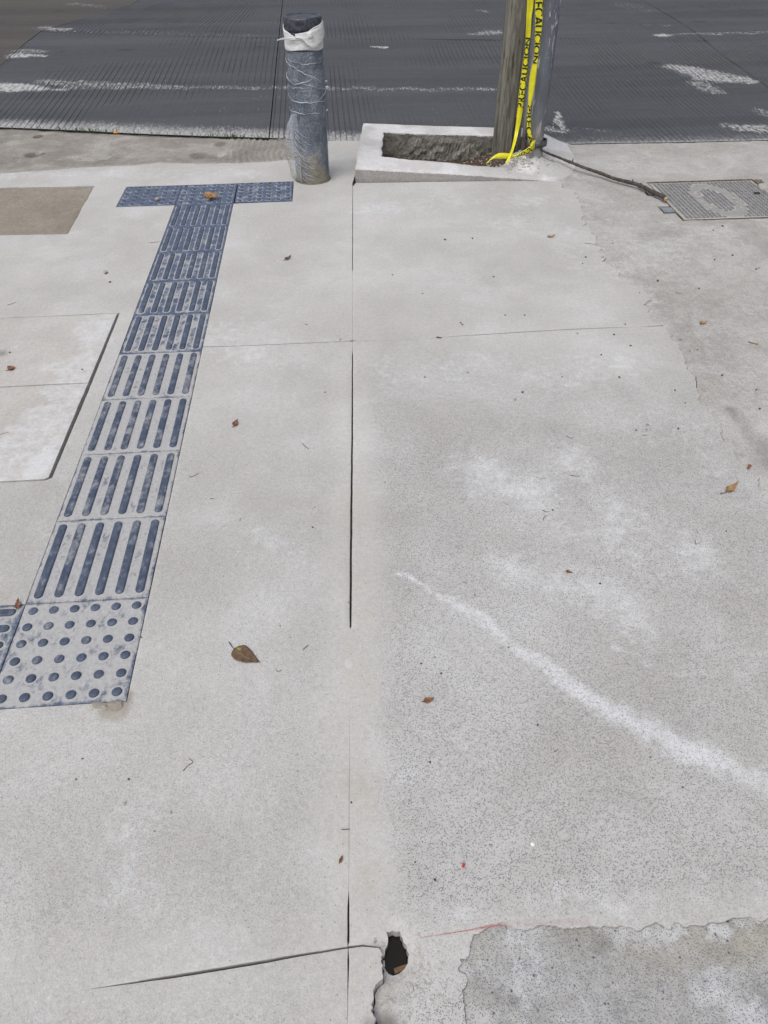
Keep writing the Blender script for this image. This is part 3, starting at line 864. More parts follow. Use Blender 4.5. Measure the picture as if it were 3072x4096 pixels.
def road_slab(jl, jr, lower, upper, grooved, mat, rows, seed):
    """u runs across between two cross joints, v from lower to upper long joint"""
    wid = float(np.mean(jr - jl))
    gp = 0.040
    ng = int(wid / gp)
    us, gr = [0.0], [0.0]
    if grooved:
        for i in range(ng):
            c = (i + 0.5 + rng.uniform(-.10, .10)) / ng
            h = 0.0042 / wid
            us += [c - h * 1.35, c - h * 0.5, c + h * 0.5, c + h * 1.35]
            gr += [0, 1, 1, 0]
    else:
        for i in range(1, 60):
            us.append(i / 60); gr.append(0)
    us.append(1.0); gr.append(0)
    us, gr = np.array(us), np.array(gr)
    gap = 0.0035
    V = np.zeros((rows, len(us), 3))
    for r in range(rows):
        v = r / (rows - 1)
        y = lower(np.zeros(1) + float(jl[0]) * 0 + us * 0 + 0) if False else None
        x = np.interp(5.0, yl, jl) + us * (np.interp(5.0, yl, jr) - np.interp(5.0, yl, jl))
        for _ in range(3):
            y = lower(x) * (1 - v) + upper(x) * v
            a, b = np.interp(y, yl, jl) + gap, np.interp(y, yl, jr) - gap
            x = a + us * (b - a)
        V[r, :, 0], V[r, :, 1] = x, y
    X, Y = V[:, :, 0], V[:, :, 1]
    keep = sstep(0.36, 0.64, fbm(X, Y * 0.55, 1.9, seed, 4)) * 0.85 + 0.12
    keep = keep * (0.55 + 0.45 * vnoise(X, Y * .3, 9, seed + 3))
    V[:, :, 2] = -0.006 + (fbm(X, Y, 1.2, seed + 5, 3) - .5) * .006 - gr[None, :] * 0.0042 * keep
    n = len(us)
    F = [(r * n + i, r * n + i + 1, (r + 1) * n + i + 1, (r + 1) * n + i) for r in range(rows - 1) for i in range(n - 1)]
    VV = V.reshape(-1, 3)
    b = list(range(n)) + [r * n + n - 1 for r in range(1, rows)] + [(rows - 1) * n + i for i in range(n - 2, -1, -1)] + [r * n for r in range(rows - 2, 0, -1)]
    low0 = VV[b].copy(); low0[:, 2] -= 0.0025
    low = VV[b].copy(); low[:, 2] -= 0.06
    base = len(VV); nbb = len(b)
    F += [(b[(i + 1) % nbb], b[i], base + i, base + (i + 1) % nbb) for i in range(nbb)]
    F += [(base + (i + 1) % nbb, base + i, base + nbb + i, base + nbb + (i + 1) % nbb) for i in range(nbb)]
    low = np.concatenate([low0, low])
    me = mesh('slab', np.concatenate([VV, low]), F)
    gv = (gr[None, :] * keep).reshape(-1)
    put_attr(me, 'M1', np.concatenate([road_masks(VV[:, :2], gv), np.tile([0.0, 0.0, 0.0, 1.0], (len(low), 1))]))  # slab sides go near-black so the gaps read dark
    return link('slab', me, mat, road)
low1 = lambda x: edge_y(x) + 0.003 + 0.004 * vnoise(x, 1, 30, 3)
up1 = lambda x: long_y(x) - 0.005 + 0.004 * (vnoise(x, 2, 25, 5) - .5)
low2 = lambda x: long_y(x) + 0.005 + 0.004 * (vnoise(x, 2, 25, 5) - .5)
up2 = lambda x: np.full_like(np.asarray(x, float), 10.6)
low3, up3 = (lambda x: np.full_like(np.asarray(x, float), 10.61)), (lambda x: np.full_like(np.asarray(x, float), 14.4))
OLDY = (-2.353,8.022)[1]
for k in range(4):
    oldish = (k == 0)
    m = M_ROADOLD if oldish else M_ROAD
    if oldish:
        lowo = lambda x: np.full_like(np.asarray(x, float), OLDY)
        lowo2 = lambda x: np.full_like(np.asarray(x, float), OLDY + .012)
        road_slab(JOINTS[k], JOINTS[k + 1], low1, lowo, False, m, 40, 200 + k)
        road_slab(JOINTS[k], JOINTS[k + 1], lowo2, up2, False, m, 30, 210 + k)
    else:
        road_slab(JOINTS[k], JOINTS[k + 1], low1, up1, True, m, 64, 200 + k)
        road_slab(JOINTS[k], JOINTS[k + 1], low2, up2, True, m, 44, 210 + k)
    road_slab(JOINTS[k], JOINTS[k + 1], low3, up3, False, m, 12, 220 + k)
for (x0, x1) in ((-60, -6.21), (8.6, 60)):
    me = mesh('slab', [(x0, 3.6, -0.012), (x1, 3.6, -0.012), (x1, 14.4, -0.012), (x0, 14.4, -0.012)], [(0, 1, 2, 3)])
    link('slab', me, M_ROAD, road)



# ================================================================ things
def tube(pts, radii, n=10, cap=True, twist=0.0):
    """swept tube through 3-D points; returns V, F"""
    P = np.asarray(pts, float)
    T = np.gradient(P, axis=0)
    T /= np.linalg.norm(T, axis=1)[:, None] + 1e-12
    up = np.array([0, 0, 1.0]) if abs(T[0][2]) < 0.9 else np.array([1.0, 0, 0])
    V, F = [], []
    for i, p in enumerate(P):
        t = T[i]
        a = np.cross(up, t); a /= np.linalg.norm(a) + 1e-12
        b = np.cross(t, a)
        for k in range(n):
            th = 2 * math.pi * k / n + twist * i
            V.append(p + (a * math.cos(th) + b * math.sin(th)) * radii[i])
    for i in range(len(P) - 1):
        for k in range(n):
            F.append((i * n + k, i * n + (k + 1) % n, (i + 1) * n + (k + 1) % n, (i + 1) * n + k))
    if cap:
        F.append(tuple(range(n))[::-1])
        F.append(tuple(range((len(P) - 1) * n, len(P) * n)))
    return V, F

def spline(ctrl, n):
    """Catmull-Rom through control points"""
    C_ = np.asarray(ctrl, float)
    C_ = np.vstack([2 * C_[0] - C_[1], C_, 2 * C_[-1] - C_[-2]])
    out = []
    for i in range(1, len(C_) - 2):
        for t in np.linspace(0, 1, n, endpoint=False):
            a, b, c, d = C_[i - 1], C_[i], C_[i + 1], C_[i + 2]
            out.append(0.5 * ((2 * b) + (-a + c) * t + (2 * a - 5 * b + 4 * c - d) * t * t + (-a + 3 * b - 3 * c + d) * t ** 3))
    out.append(C_[-2])
    return np.array(out)

def lathe(prof, n=48, wob=0.0, seed=0):
    V, F = [], []
    for j, (r, z) in enumerate(prof):
        for k in range(n):
            a = 2 * math.pi * k / n
            rr = r + (wob * (fbm(np.array([a * 1.3 + 3 * math.cos(a)]), np.array([z * 8]), 2.0, seed, 3)[0] - 0.5) * 2 if wob else 0)
            V.append((rr * math.cos(a), rr * math.sin(a), z))
    for j in range(len(prof) - 1):
        for k in range(n):
            F.append((j * n + k, j * n + (k + 1) % n, (j + 1) * n + (k + 1) % n, (j + 1) * n + k))
    return V, F

def box_vf(x0, x1, y0, y1, z0, z1):
    V = [(x0, y0, z0), (x1, y0, z0), (x1, y1, z0), (x0, y1, z0), (x0, y0, z1), (x1, y0, z1), (x1, y1, z1), (x0, y1, z1)]
    F = [(0, 3, 2, 1), (4, 5, 6, 7), (0, 1, 5, 4), (1, 2, 6, 5), (2, 3, 7, 6), (3, 0, 4, 7)]
    return V, F

def joinvf(parts):
    V, F = [], []
    for v, f in parts:
        b = len(V)
        V += [tuple(p) for p in v]
        F += [tuple(i + b for i in q) for q in f]
    return V, F

# ---------------------------------------------------------------- tactile tiles
def tile_mat(name, bar):
    t = NT(name)
    at = t.attr('M1')
    r, g, b = t.sep(at.outputs['Color'])[:3]        # R crevice, G rim
    d = t.attr('dust', 'OBJECT').outputs['Fac']
    n1 = t.noise(16, 4, 0.7)
    n2 = t.noise(75, 4, 0.72, t.scale(t.pos, (1.0, 0.55, 1.0)))
    base = t.mix(t.ramp(n1, 0.3, 0.7), (0.037, 0.050, 0.084), (0.060, 0.078, 0.122)) if bar else t.mix(t.ramp(n1, 0.3, 0.7), (0.050, 0.072, 0.125), (0.085, 0.115, 0.185))
    base = t.mix(t.ramp(n2, 0.35, 0.75, 0, 0.45), base, (0.13, 0.17, 0.245))
    nn = t.math('ADD', t.math('MULTIPLY', t.math('SUBTRACT', n1, 0.5), 1.9), t.math('MULTIPLY', t.math('SUBTRACT', n2, 0.5), 1.1))
    if bar:
        f = t.math('ADD', t.math('MULTIPLY', d, 0.42), nn)
        f = t.ramp(f, 0.25, 0.85, 0, 0.62)
    else:
        f = t.math('ADD', t.math('ADD', d, nn), t.math('MULTIPLY', r, 0.62))
        f = t.math('SUBTRACT', f, t.math('MULTIPLY', g, 0.30))
        f = t.ramp(f, 0.22, 0.80, 0, 0.95)
    dust = t.mix(t.ramp(t.noise(110, 3, .8), .3, .7), (0.33, 0.332, 0.338), (0.42, 0.42, 0.42))
    col = t.mix(f, base, dust)
    t.bump(t.math('ADD', n2, f), 0.0012)
    return t.done(col, t.math('ADD', 0.55, t.math('MULTIPLY', f, 0.4)), 0.4)
M_TILE, M_BAR = tile_mat('tile_slate_blue', False), tile_mat('tile_relief_blue', True)

NB, BW, BL, BH = 6, 0.0222, 0.268, 0.0048           # bars
bar_x = [(i + 0.5) * TILE / 6 for i in range(6)]
def tile_mesh(kind):
    n = 81
    g = np.linspace(0.001, TILE - 0.001, n)
    X, Y = np.meshgrid(g, g)
    P = np.stack([X.ravel(), Y.ravel()], 1)
    if kind == 'ribbed':
        d = np.full(len(P), 9.0)
        for bx in bar_x:
            yy = np.clip(P[:, 1], (TILE - BL) / 2 + BW / 2, (TILE + BL) / 2 - BW / 2)
            d = np.minimum(d, np.hypot(P[:, 0] - bx, P[:, 1] - yy) - BW / 2)
    else:
        d = np.full(len(P), 9.0)
        for bx in bar_x:
            for by in bar_x: d = np.minimum(d, np.hypot(P[:, 0] - bx, P[:, 1] - by) - 0.0115)
    crev = 1 - sstep(0.001, 0.0065, d)
    rim = np.minimum(np.minimum(P[:, 0], TILE - P[:, 0]), np.minimum(P[:, 1], TILE - P[:, 1]))
    rimm = 1 - sstep(0.001, 0.009, rim)
    z = -0.0012 * (1 - sstep(0, 0.003, rim))
    F = [(j * n + i, j * n + i + 1, (j + 1) * n + i + 1, (j + 1) * n + i) for j in range(n - 1) for i in range(n - 1)]
    b = list(range(n)) + [r * n + n - 1 for r in range(1, n)] + [(n - 1) * n + i for i in range(n - 2, -1, -1)] + [r * n for r in range(n - 2, 0, -1)]
    V = np.column_stack([P, z])
    low = V[b].copy(); low[:, 2] -= 0.03
    F += [(b[(i + 1) % len(b)], b[i], len(V) + i, len(V) + (i + 1) % len(b)) for i in range(len(b))]
    me = mesh('tile', np.concatenate([V, low]), F)
    put_attr(me, 'M1', np.concatenate([np.stack([crev, rimm, 0 * crev, 0 * crev + 1], 1), np.zeros((len(low), 4))]))
    me.materials.append(M_TILE)
    return me
def bar_mesh():
    prof = [(1.0, -0.001), (0.97, 0.0022), (0.86, 0.0038), (0.66, BH)]
    V, F = [], []
    m = 10
    for s, z in prof:
        r = BW / 2 * s
        h = BL / 2 - BW / 2
        for k in range(m + 1):
            a = math.pi * k / m
            V.append((r * math.cos(a), h + r * math.sin(a), z))
        for k in range(m + 1):
            a = math.pi + math.pi * k / m
            V.append((r * math.cos(a), -h + r * math.sin(a), z))
    n = 2 * (m + 1)
    for j in range(len(prof) - 1):
        for k in range(n): F.append((j * n + k, j * n + (k + 1) % n, (j + 1) * n + (k + 1) % n, (j + 1) * n + k))
    F.append(tuple(range((len(prof) - 1) * n, len(prof) * n)))
    me = mesh('bar', V, F)
    me.materials.append(M_BAR)
    return me
def dome_mesh():
    V, F = lathe([(0.0118, -0.001), (0.0112, 0.0022), (0.0095, 0.0040), (0.0065, 0.0050), (0.0001, 0.0053)], 14)
    me = mesh('dome', V, F, True)
    me.materials.append(M_BAR)
    return me
TM = {'ribbed': tile_mesh('ribbed'), 'studded': tile_mesh('studded')}
BM, DM = bar_mesh(), dome_mesh()
tact = empty('tactile_paving', (0.15, 1.35, 0))
tag(tact, 'slate blue tactile paving strip of ribbed tiles with studded tiles at both ends', 'tactile paving')
def add_tile(kind, x, y, rot, dust, rz=0.0):
    t = link('tile', TM[kind], None, tact)
    t.matrix_parent_inverse = Matrix.Translation(-tact.location)
    t['dust'] = dust
    t['label'] = ('ribbed' if kind == 'ribbed' else 'studded') + (' slate blue tile, ribs almost buried in cement dust' if dust > .75 and kind == 'ribbed' else ' slate blue tile with cement dust between its studs' if kind != 'ribbed' else ' slate blue tile with pale dust lines')
    t.location = (x, y, 0.0005)
    t.rotation_euler = (0, 0, rot)
    if kind == 'ribbed':
        for bx in bar_x:
            o = link('bar', BM, None, t)
            o.location = (bx, TILE / 2, 0)
            o['dust'] = dust + rng.uniform(-.25, .25)
    else:
        for bx in bar_x:
            for by in bar_x:
                o = link('dome', DM, None, t)
                o.location = (bx, by, 0)
                o['dust'] = dust * 0.6 + rng.uniform(-.2, .2)
    return t
dusts = [0.82, 0.86, 0.92, 0.86, 0.50, 0.40, 0.34, 0.24, 0.18]
for i in range(9):
    add_tile('ribbed', rng.uniform(-.001, .001), i * TILE, rng.uniform(-.002, .002), dusts[i])
add_tile('studded', 0, -TILE, 0.0, 0.78)
add_tile('ribbed', -0.0005, -TILE, math.pi / 2, 0.62)
add_tile('ribbed', -TILE - 0.001, -TILE, math.pi / 2, 0.62)
add_tile('studded', -TILE, 9 * TILE, 0.0, 0.14)
add_tile('studded', 0, 9 * TILE, 0.0, 0.18)
add_tile('studded', TILE + 0.006, 9 * TILE + 0.006, 0.012, 0.26)

# ---------------------------------------------------------------- bollard wrapped in film
BX, BY, BR, BHT = 0.714, 3.040, 0.0905, 0.762
def steel_mat():
    t = NT('bollard_paint')
    n = t.noise(9, 4, 0.65)
    n2 = t.noise(60, 4, 0.7)
    col = t.mix(t.ramp(n, 0.3, 0.7), (0.026, 0.036, 0.060), (0.050, 0.064, 0.098))
    tc = t.n.new('ShaderNodeTexCoord')
    sx = t.n.new('ShaderNodeSeparateXYZ')
    t.l.new(tc.outputs['Object'], sx.inputs[0])
    z = sx.outputs[2]
    mud = t.ramp(t.math('SUBTRACT', t.math('ADD', n, t.math('MULTIPLY', n2, 0.5)), t.math('MULTIPLY', z, 1.5)), 0.52, 0.80)
    col = t.mix(t.math('MULTIPLY', mud, 0.75), col, (0.27, 0.235, 0.165))
    t.bump(n2, 0.001)
    return t.done(col, 0.55, 0.4)
def film_mat():
    t = NT('stretch_film')
    tc = t.n.new('ShaderNodeTexCoord')
    ob = tc.outputs['Object']
    w1 = t.noise(15, 5, 0.7, t.scale(ob, (1, 1, 0.8)), 1.8)
    r1 = t.ramp(t.math('ABSOLUTE', t.math('SUBTRACT', w1, 0.5)), 0.0, 0.03, 1, 0)
    w2 = t.noise(30, 3, 0.6, t.scale(ob, (1, 1, 1.6), (3, 1, 2)), 1.2)
    r2 = t.ramp(t.math('ABSOLUTE', t.math('SUBTRACT', w2, 0.5)), 0.0, 0.02, 1, 0)
    sx = t.n.new('ShaderNodeSeparateXYZ')
    t.l.new(ob, sx.inputs[0])
    cloud = t.ramp(t.noise(9, 3), 0.35, 0.72)
    fac = t.math('ADD', 0.13, t.math('ADD', t.math('MULTIPLY', r1, 0.22), t.math('MULTIPLY', r2, 0.16)), True)
    fac = t.math('ADD', fac, t.math('MULTIPLY', cloud, 0.20), True)
    mud = t.ramp(t.math('SUBTRACT', t.math('ADD', w1, t.math('MULTIPLY', cloud, .25)), t.math('MULTIPLY', sx.outputs[2], 1.6)), 0.32, 0.62)
    fac = t.math('ADD', fac, t.math('MULTIPLY', mud, 0.13), True)
    t.bump(t.math('ADD', w1, t.math('MULTIPLY', w2, .6)), 0.012)
    t.done(t.mix(mud, (0.48, 0.53, 0.60), (0.40, 0.37, 0.29)), 0.14, 0.8)
    tr = t.n.new('ShaderNodeBsdfTransparent')
    mx = t.n.new('ShaderNodeMixShader')
    t.put(mx.inputs[0], fac)
    t.l.new(tr.outputs[0], mx.inputs[1])
    t.l.new(t.b.outputs[0], mx.inputs[2])
    t.l.new(mx.outputs[0], t.out.inputs['Surface'])
    return t.m
M_FILM = film_mat()
M_FOLD = simple('film_fold', (0.36, 0.39, 0.44), (0.58, 0.61, 0.65), 60, 0.35, 0.5)
M_FOAM = simple('foam_tape', (0.56, 0.565, 0.57), (0.68, 0.68, 0.68), 30, 0.8, 0.3, bump=0.006, stretch=(1, 1, 2.2))
M_CAP = simple('cap_plastic', (0.012, 0.014, 0.024), (0.075, 0.082, 0.10), 45, 0.42, 0.5, bump=0.0006)
bol = empty('bollard', (BX, BY, 0))
tag(bol, 'round slate grey steel bollard wrapped in torn clear film with white foam band', 'bollard')
V, F = lathe([(BR, -0.03), (BR, 0.70), (BR * .98, 0.705), (0.001, 0.705)], 64)
link('post', mesh('post', V, F, True), steel_mat(), bol)
V, F = lathe([(BR - .004, 0.704), (BR + .0015, 0.706), (BR + .0025, 0.716), (BR + .0025, 0.753), (BR + .0005, BHT - .003), (BR - .003, BHT - .0005), (BR - .010, BHT - .0005), (BR - .013, BHT - .004), (0.03, BHT - .002), (0.001, BHT - .002)], 64)
cap = link('cap', mesh('cap', V, F, True), M_CAP, bol)
# film shell, crumpled
prof = [(BR + 0.0030 + 0.0008 * math.sin(i * 1.9) + 0.0006 * math.sin(i * .7), 0.004 + i * 0.62 / 60) for i in range(61)]
V, F = lathe(prof, 96, 0.0018, 5)
link('plastic_film', mesh('plastic_film', V, F, True), M_FILM, bol)
# white foam band with a torn, lifted upper edge
NBd = 90
V, F = [], []
for j in range(14):
    v = j / 13
    for k in range(NBd):
        a = 2 * math.pi * k / NBd
        front_ = math.cos(a + math.pi / 2 - 0.2)          # 1 in front
        top = 0.722 - 0.034 * max(0, math.cos(a - math.radians(-105))) ** 2 + 0.010 * math.sin(a * 5 + 1) * 0.4 + 0.016 * max(0, math.cos(a - math.radians(-20)))
        bot = 0.628 + 0.004 * math.sin(a * 3)
        z = bot + (top - bot) * v
        r = BR + 0.0048 + 0.0014 * math.sin(v * 9 + 2 * math.sin(a * 2)) + 0.003 * v * v * (0.4 + 0.6 * math.cos(a * 3 + 1) ** 2)
        V.append((r * math.cos(a), r * math.sin(a), z))
for j in range(13):
    for k in range(NBd): F.append((j * NBd + k, j * NBd + (k + 1) % NBd, (j + 1) * NBd + (k + 1) % NBd, (j + 1) * NBd + k))
fb = link('foam_band', mesh('foam_band', V, F, True), M_FOAM, bol)
md = fb.modifiers.new('s', 'SOLIDIFY'); md.thickness = 0.003
# torn flap on the right front and tail on the left
def sheet(name, rows, mat, parent, thick=0.0015):
    m, n = len(rows), len(rows[0])
    V = [p for r in rows for p in r]
    F = [(j * n + i, j * n + i + 1, (j + 1) * n + i + 1, (j + 1) * n + i) for j in range(m - 1) for i in range(n - 1)]
    o = link(name, mesh(name, V, F, True), mat, parent)
    md = o.modifiers.new('s', 'SOLIDIFY'); md.thickness = thick
    return o
rows = []
for j in range(9):
    v = j / 8
    row = []
    for i in range(14):
        u = i / 13
        a = math.radians(-112 + 118 * u)
        zt = 0.700 + 0.034 * u
        zb = 0.668 + 0.016 * math.sin(u * 7 + 1) - 0.022 * math.exp(-((u - .35) / .16) ** 2) + 0.01 * (rng.random() - .5)
        z = zt + (zb - zt) * v
        r = BR + 0.0095 + 0.004 * v + 0.002 * math.sin(u * 6)
        row.append((r * math.cos(a), r * math.sin(a), z))
    rows.append(row)
sheet('foam_flap', rows, M_FOAM, bol, 0.002)
rows = []
for j in range(5):
    v = j / 4
    row = []
    for i in range(12):
        u = i / 11
        x = -0.128 + u * 0.175
        y = -BR - 0.012 + 0.055 * (1 - u) ** 1.5 * 0.6
        w = 0.004 + 0.020 * u
        row.append((x, y, 0.672 + 0.022 * u + (0.5 - v) * w + 0.004 * math.sin(u * 8)))
    rows.append(row)
sheet('foam_tail', rows, M_FOAM, bol, 0.002)
# twisted film strands
def strand(zz, aa, r0=0.0013, off=0.0075, sag=0.0, name='film_fold'):
    P = []
    for t in np.linspace(0, 1, 26):
        a = math.radians(aa[0] + (aa[1] - aa[0]) * t)
        z = zz[0] + (zz[1] - zz[0]) * t - sag * math.sin(t * math.pi) + 0.0022 * math.sin(t * 17 + zz[0] * 90) + 0.0014 * math.sin(t * 41 + aa[0])
        P.append(((BR + off) * math.cos(a), (BR + off) * math.sin(a), z))
    V, F = tube(P, [r0 * .75 * (0.25 + 0.9 * math.sin(t * 6 + zz[0] * 50) ** 2) * math.sin(math.pi * min(1, .08 + t)) ** .4 + .0002 for t in np.linspace(0, .94, 26)], 6)
    return link(name, mesh(name, V, F, True), M_FOLD, bol)
for zz, aa, r0, sag in (((0.585, 0.470), (-175, -20), .0016, -.01), ((0.520, 0.520), (-190, -60), .0022, .035), ((0.428, 0.455), (-180, 10), .0024, .04), ((0.36, 0.352), (-185, -50), .0024, .004),
                        ((0.59, 0.578), (-150, -30), .0012, .01), ((0.50, 0.44), (-120, -5), .0012, 0), ((0.565, 0.50), (-130, -60), .0011, 0), ((0.47, 0.475), (-175, -70), .0011, .006), ((0.41, 0.40), (-100, -5), .001, .004)):
    strand(zz, aa, r0, .0075, sag)
for k in range(13):
    z0 = 0.325 - k * 0.021
    strand((z0, z0 - 0.085 - 0.02 * rng.random()), (-178 + 4 * rng.random(), -100 + 22 * rng.random()), 0.00085, 0.0068, 0.012)
# loose sheet hanging off the left side
rows = []
for j in range(15):
    v = j / 14
    row = []
    for i in range(9):
        u = i / 8
        bulge = (0.010 + 0.036 * math.sin(min(1, v * 1.35) * math.pi * .55) ** 0.8) * (1 - 0.45 * sstep(0.55, 1, v))
        if v < 0.12: bulge *= v / 0.12
        x = -BR - 0.002 - bulge * (1 - u) + 0.035 * u
        y = -0.020 - 0.055 * u - 0.010 * math.sin(v * 6 + u * 2)
        row.append((x, y, 0.362 - 0.350 * v - 0.03 * (1 - u) * (1 - v)))
    rows.append(row)
sheet('loose_film', rows, M_FILM, bol, 0.0006)
# ragged wisps on the right edge
for (z, L) in ((0.478, .014), (0.452, .022), (0.345, .008)):
    V, F = tube([((BR + .002), -.02, z), (BR + .006 + L * .5, -.026, z + .006), (BR + .004 + L, -.02, z - .002)], [.005, .004, .001], 6)
    link('film_wisp', mesh('film_wisp', V, F, True), M_FOLD, bol)
# mortar smear ring at the foot
V, F = lathe([(BR + .010, -0.004), (BR + .007, 0.003), (BR + .003, 0.005), (BR - .002, 0.005)], 72, 0.004, 9)
link('mortar_ring', mesh('mortar_ring', V, F, True), M_APRON, bol)

# ---------------------------------------------------------------- planter kerb with open pit
PO = [(0.948, 2.966), (1.25, 2.945), (1.62, 2.925), (2.055, 2.880), (2.20, 3.02), (2.33, 3.22), (2.40, 3.44), (2.33, 3.565), (2.12, 3.575), (1.70, 3.615), (1.35, 3.665), (1.03, 3.715)]
PIT = [(1.102, 3.135), (1.20, 3.105), (1.42, 3.07), (1.62, 3.035), (1.74, 3.028), (1.80, 3.075), (1.845, 3.17), (1.93, 3.23), (1.985, 3.31), (1.985, 3.455), (1.70, 3.478), (1.40, 3.505), (1.146, 3.535)]
def zpl(x, y):
    yf = np.interp(x, [.95, 1.25, 1.62, 2.05, 2.4], [2.966, 2.945, 2.925, 2.88, 3.3])
    yb = np.interp(x, [1.0, 1.35, 1.7, 2.12, 2.4], [3.715, 3.665, 3.615, 3.575, 3.5])
    v = np.clip((y - yf) / np.maximum(yb - yf, .05), 0, 1)
    hf = 0.070 * np.clip(1 - (x - 0.95) / 1.10, 0, 1) ** 0.9
    hb = 0.100 * (1 - sstep(1.98, 2.36, x)) * (1 - 0.15 * np.clip(x - 1.0, 0, 1))
    z = hf * (1 - v) + hb * v ** 0.75
    lump = (1 - sstep(0.02, 0.16, np.hypot(x - 1.94, y - 3.10))) 
    z = z + lump * (0.030 + (fbm(x, y, 50, 3, 3) - .5) * 0.03)
    return z + (fbm(x, y, 5, 77, 3) - .5) * 0.005 + 0.002 - 0.016 * sstep(2.08, 2.32, x)
def pl_masks(P):
    x, y = P[:, 0], P[:, 1]
    w = fbm(x, y, 7, 141, 4)
    d = seg_dist(P, PIT)
    R = 0.75 * sstep(.32, .62, w)
    B = 0.55 * sstep(1.95, 2.35, x) * w + 0.3 * (1 - sstep(0.02, .12, np.hypot(x - 1.94, y - 3.10)))
    A = np.zeros(len(P))
    return np.stack([R, 0.35 + 0 * w, B, A], 1)
po = clean(resample(PO, 0.016, 0.004, True, 23))
pit = clean(resample(PIT, 0.010, 0.010, True, 24))
plan = empty('planter_kerb', (1.6, 3.3, 0))
tag(plan, 'low raised concrete kerb frame round an open earth pit at the foot of the pole', 'planter')
to_local(patch('kerb_frame', po, [pit], zpl, 0.012, M_PLANTER, plan, edge=0.010, drop=0.006, skirt=0.004, masks=pl_masks, area=(0.9, 2.5, 2.8, 3.8)))
# outer faces of the frame, rougher than the top
pa = np.array(po)
zt = zpl(pa[:, 0], pa[:, 1]) - 0.008
n = len(pa)
V = np.concatenate([np.column_stack([pa, zt + .0015]), np.column_stack([pa * 1.0, zt * 0.5 - .006]), np.column_stack([pa, 0 * zt - 0.02])])
V[n:2 * n, :2] += (rng.random((n, 2)) - .5) * 0.003
F = [(j * n + (i + 1) % n, j * n + i, (j + 1) * n + i, (j + 1) * n + (i + 1) % n) for j in range(2) for i in range(n)]
F = [f[::-1] for f in F]
M_FACE = concrete('planter_face_concrete', (0.33, 0.32, 0.30), (0.40, 0.39, 0.37), white=(0.44, 0.43, 0.42), speck=1.0, blot=0.9, bumpd=0.004, agg=0.2)
me = mesh('outer_face', V, F)
put_attr(me, 'M1', np.tile([0.2, 0.7, 0.15, 0], (len(V), 1)))
to_local(link('outer_face', me, M_FACE, plan))
# pit walls
pp = np.array(pit)
zt = zpl(pp[:, 0], pp[:, 1]) - 0.004
n = len(pp)
L = 9
VV = []
ctr = pp.mean(0)
for j in range(L):
    v = j / (L - 1)
    amp = 0.030 * math.sin(min(v * 1.5, 1) * math.pi * 0.5)
    off = (fbm(pp[:, 0] * 1.0 + v * .35, pp[:, 1] + v * .21, 26, 33, 3) - 0.5) * amp
    off2 = (rng.random(n) - .5) * amp * .35
    dirv = (ctr - pp) / np.linalg.norm(ctr - pp, axis=1)[:, None]
    q = pp + dirv * (off + off2)[:, None]
    VV.append(np.column_stack([q, zt * (1 - v) + (-0.098) * v]))
F = [(j * n + i, j * n + (i + 1) % n, (j + 1) * n + (i + 1) % n, (j + 1) * n + i) for j in range(L - 1) for i in range(n)]
to_local(link('pit_wall', mesh('pit_wall', np.concatenate(VV), F), M_WALL, plan))
def zsoil(x, y): return -0.070 + (fbm(x, y, 18, 43, 4) - .5) * .03 + 0.095 * sstep(1.62, 1.9, x)
so = patch('soil', clean(resample([(1.06, 3.05), (1.7, 2.99), (1.86, 3.05), (2.02, 3.2), (2.03, 3.5), (1.06, 3.58)], 0.03, 0, True)), [], zsoil, 0.014, M_SOIL, None, edge=0, skirt=0.01, area=(1, 2.1, 2.9, 3.7))
tag(so, kind='structure')

# rubble, crumbs and dry stems in the pit
M_STONE = simple('crumb_stone', (0.22, 0.20, 0.175), (0.40, 0.375, 0.34), 45, 0.95, 0.1)
M_DARKST = simple('dark_stone', (0.055, 0.055, 0.06), (0.12, 0.12, 0.125), 60, 0.9, 0.2)
def stone_mesh(seed, flat=0.65):
    r = random.Random(seed)
    bm = bmesh.new()
    bmesh.ops.create_icosphere(bm, subdivisions=1, radius=1.0)
    for v in bm.verts:
        k = r.uniform(0.72, 1.15)
        v.co = Vector((v.co.x * k * 1.1, v.co.y * k * 0.9, v.co.z * k * flat))
    me = bpy.data.meshes.new('stone')
    bm.to_mesh(me)
    bm.free()
    return me
SM = [stone_mesh(i) for i in range(6)]
def scatter_mesh(name, pts, sizes, mat):
    parts = []
    for (p, s) in zip(pts, sizes):
        me = SM[rng.integers(0, 6)]
        c = np.array([v.co for v in me.vertices])
        a = rng.uniform(0, 6.28)
        R_ = np.array([[math.cos(a), -math.sin(a), 0], [math.sin(a), math.cos(a), 0], [0, 0, 1]])
        parts.append(((c * s) @ R_.T + np.array(p), [tuple(q.vertices) for q in me.polygons]))
    V, F = joinvf(parts)
    return link(name, mesh(name, V, F), mat)
pts, sz = [], []
while len(pts) < 420:
    x, y = rng.uniform(1.1, 1.97), rng.uniform(3.03, 3.52)
    if inside(np.array([[x, y]]), PIT)[0]:
        pts.append((x, y, float(zsoil(np.array([x]), np.array([y]))[0]) + .001)); sz.append(rng.uniform(.002, .008) * (1.4 if y < 3.15 else 1))
tag(scatter_mesh('pit_gravel', pts, sz, M_STONE), 'pale concrete crumbs scattered over the earth in the pit', 'gravel', kind='stuff')
pts, sz = [], []
while len(pts) < 260:
    a, r = rng.uniform(0, 6.28), abs(rng.normal(0, .075)) + .02
    x, y = 1.90 + r * math.cos(a) * 1.2, 3.085 + r * math.sin(a) * .8
    if not inside(np.array([[x, y]]), PIT)[0] and inside(np.array([[x, y]]), PO)[0]:
        pts.append((x, y, float(zpl(np.array([x]), np.array([y]))[0]) + .001)); sz.append(rng.uniform(.003, .009))
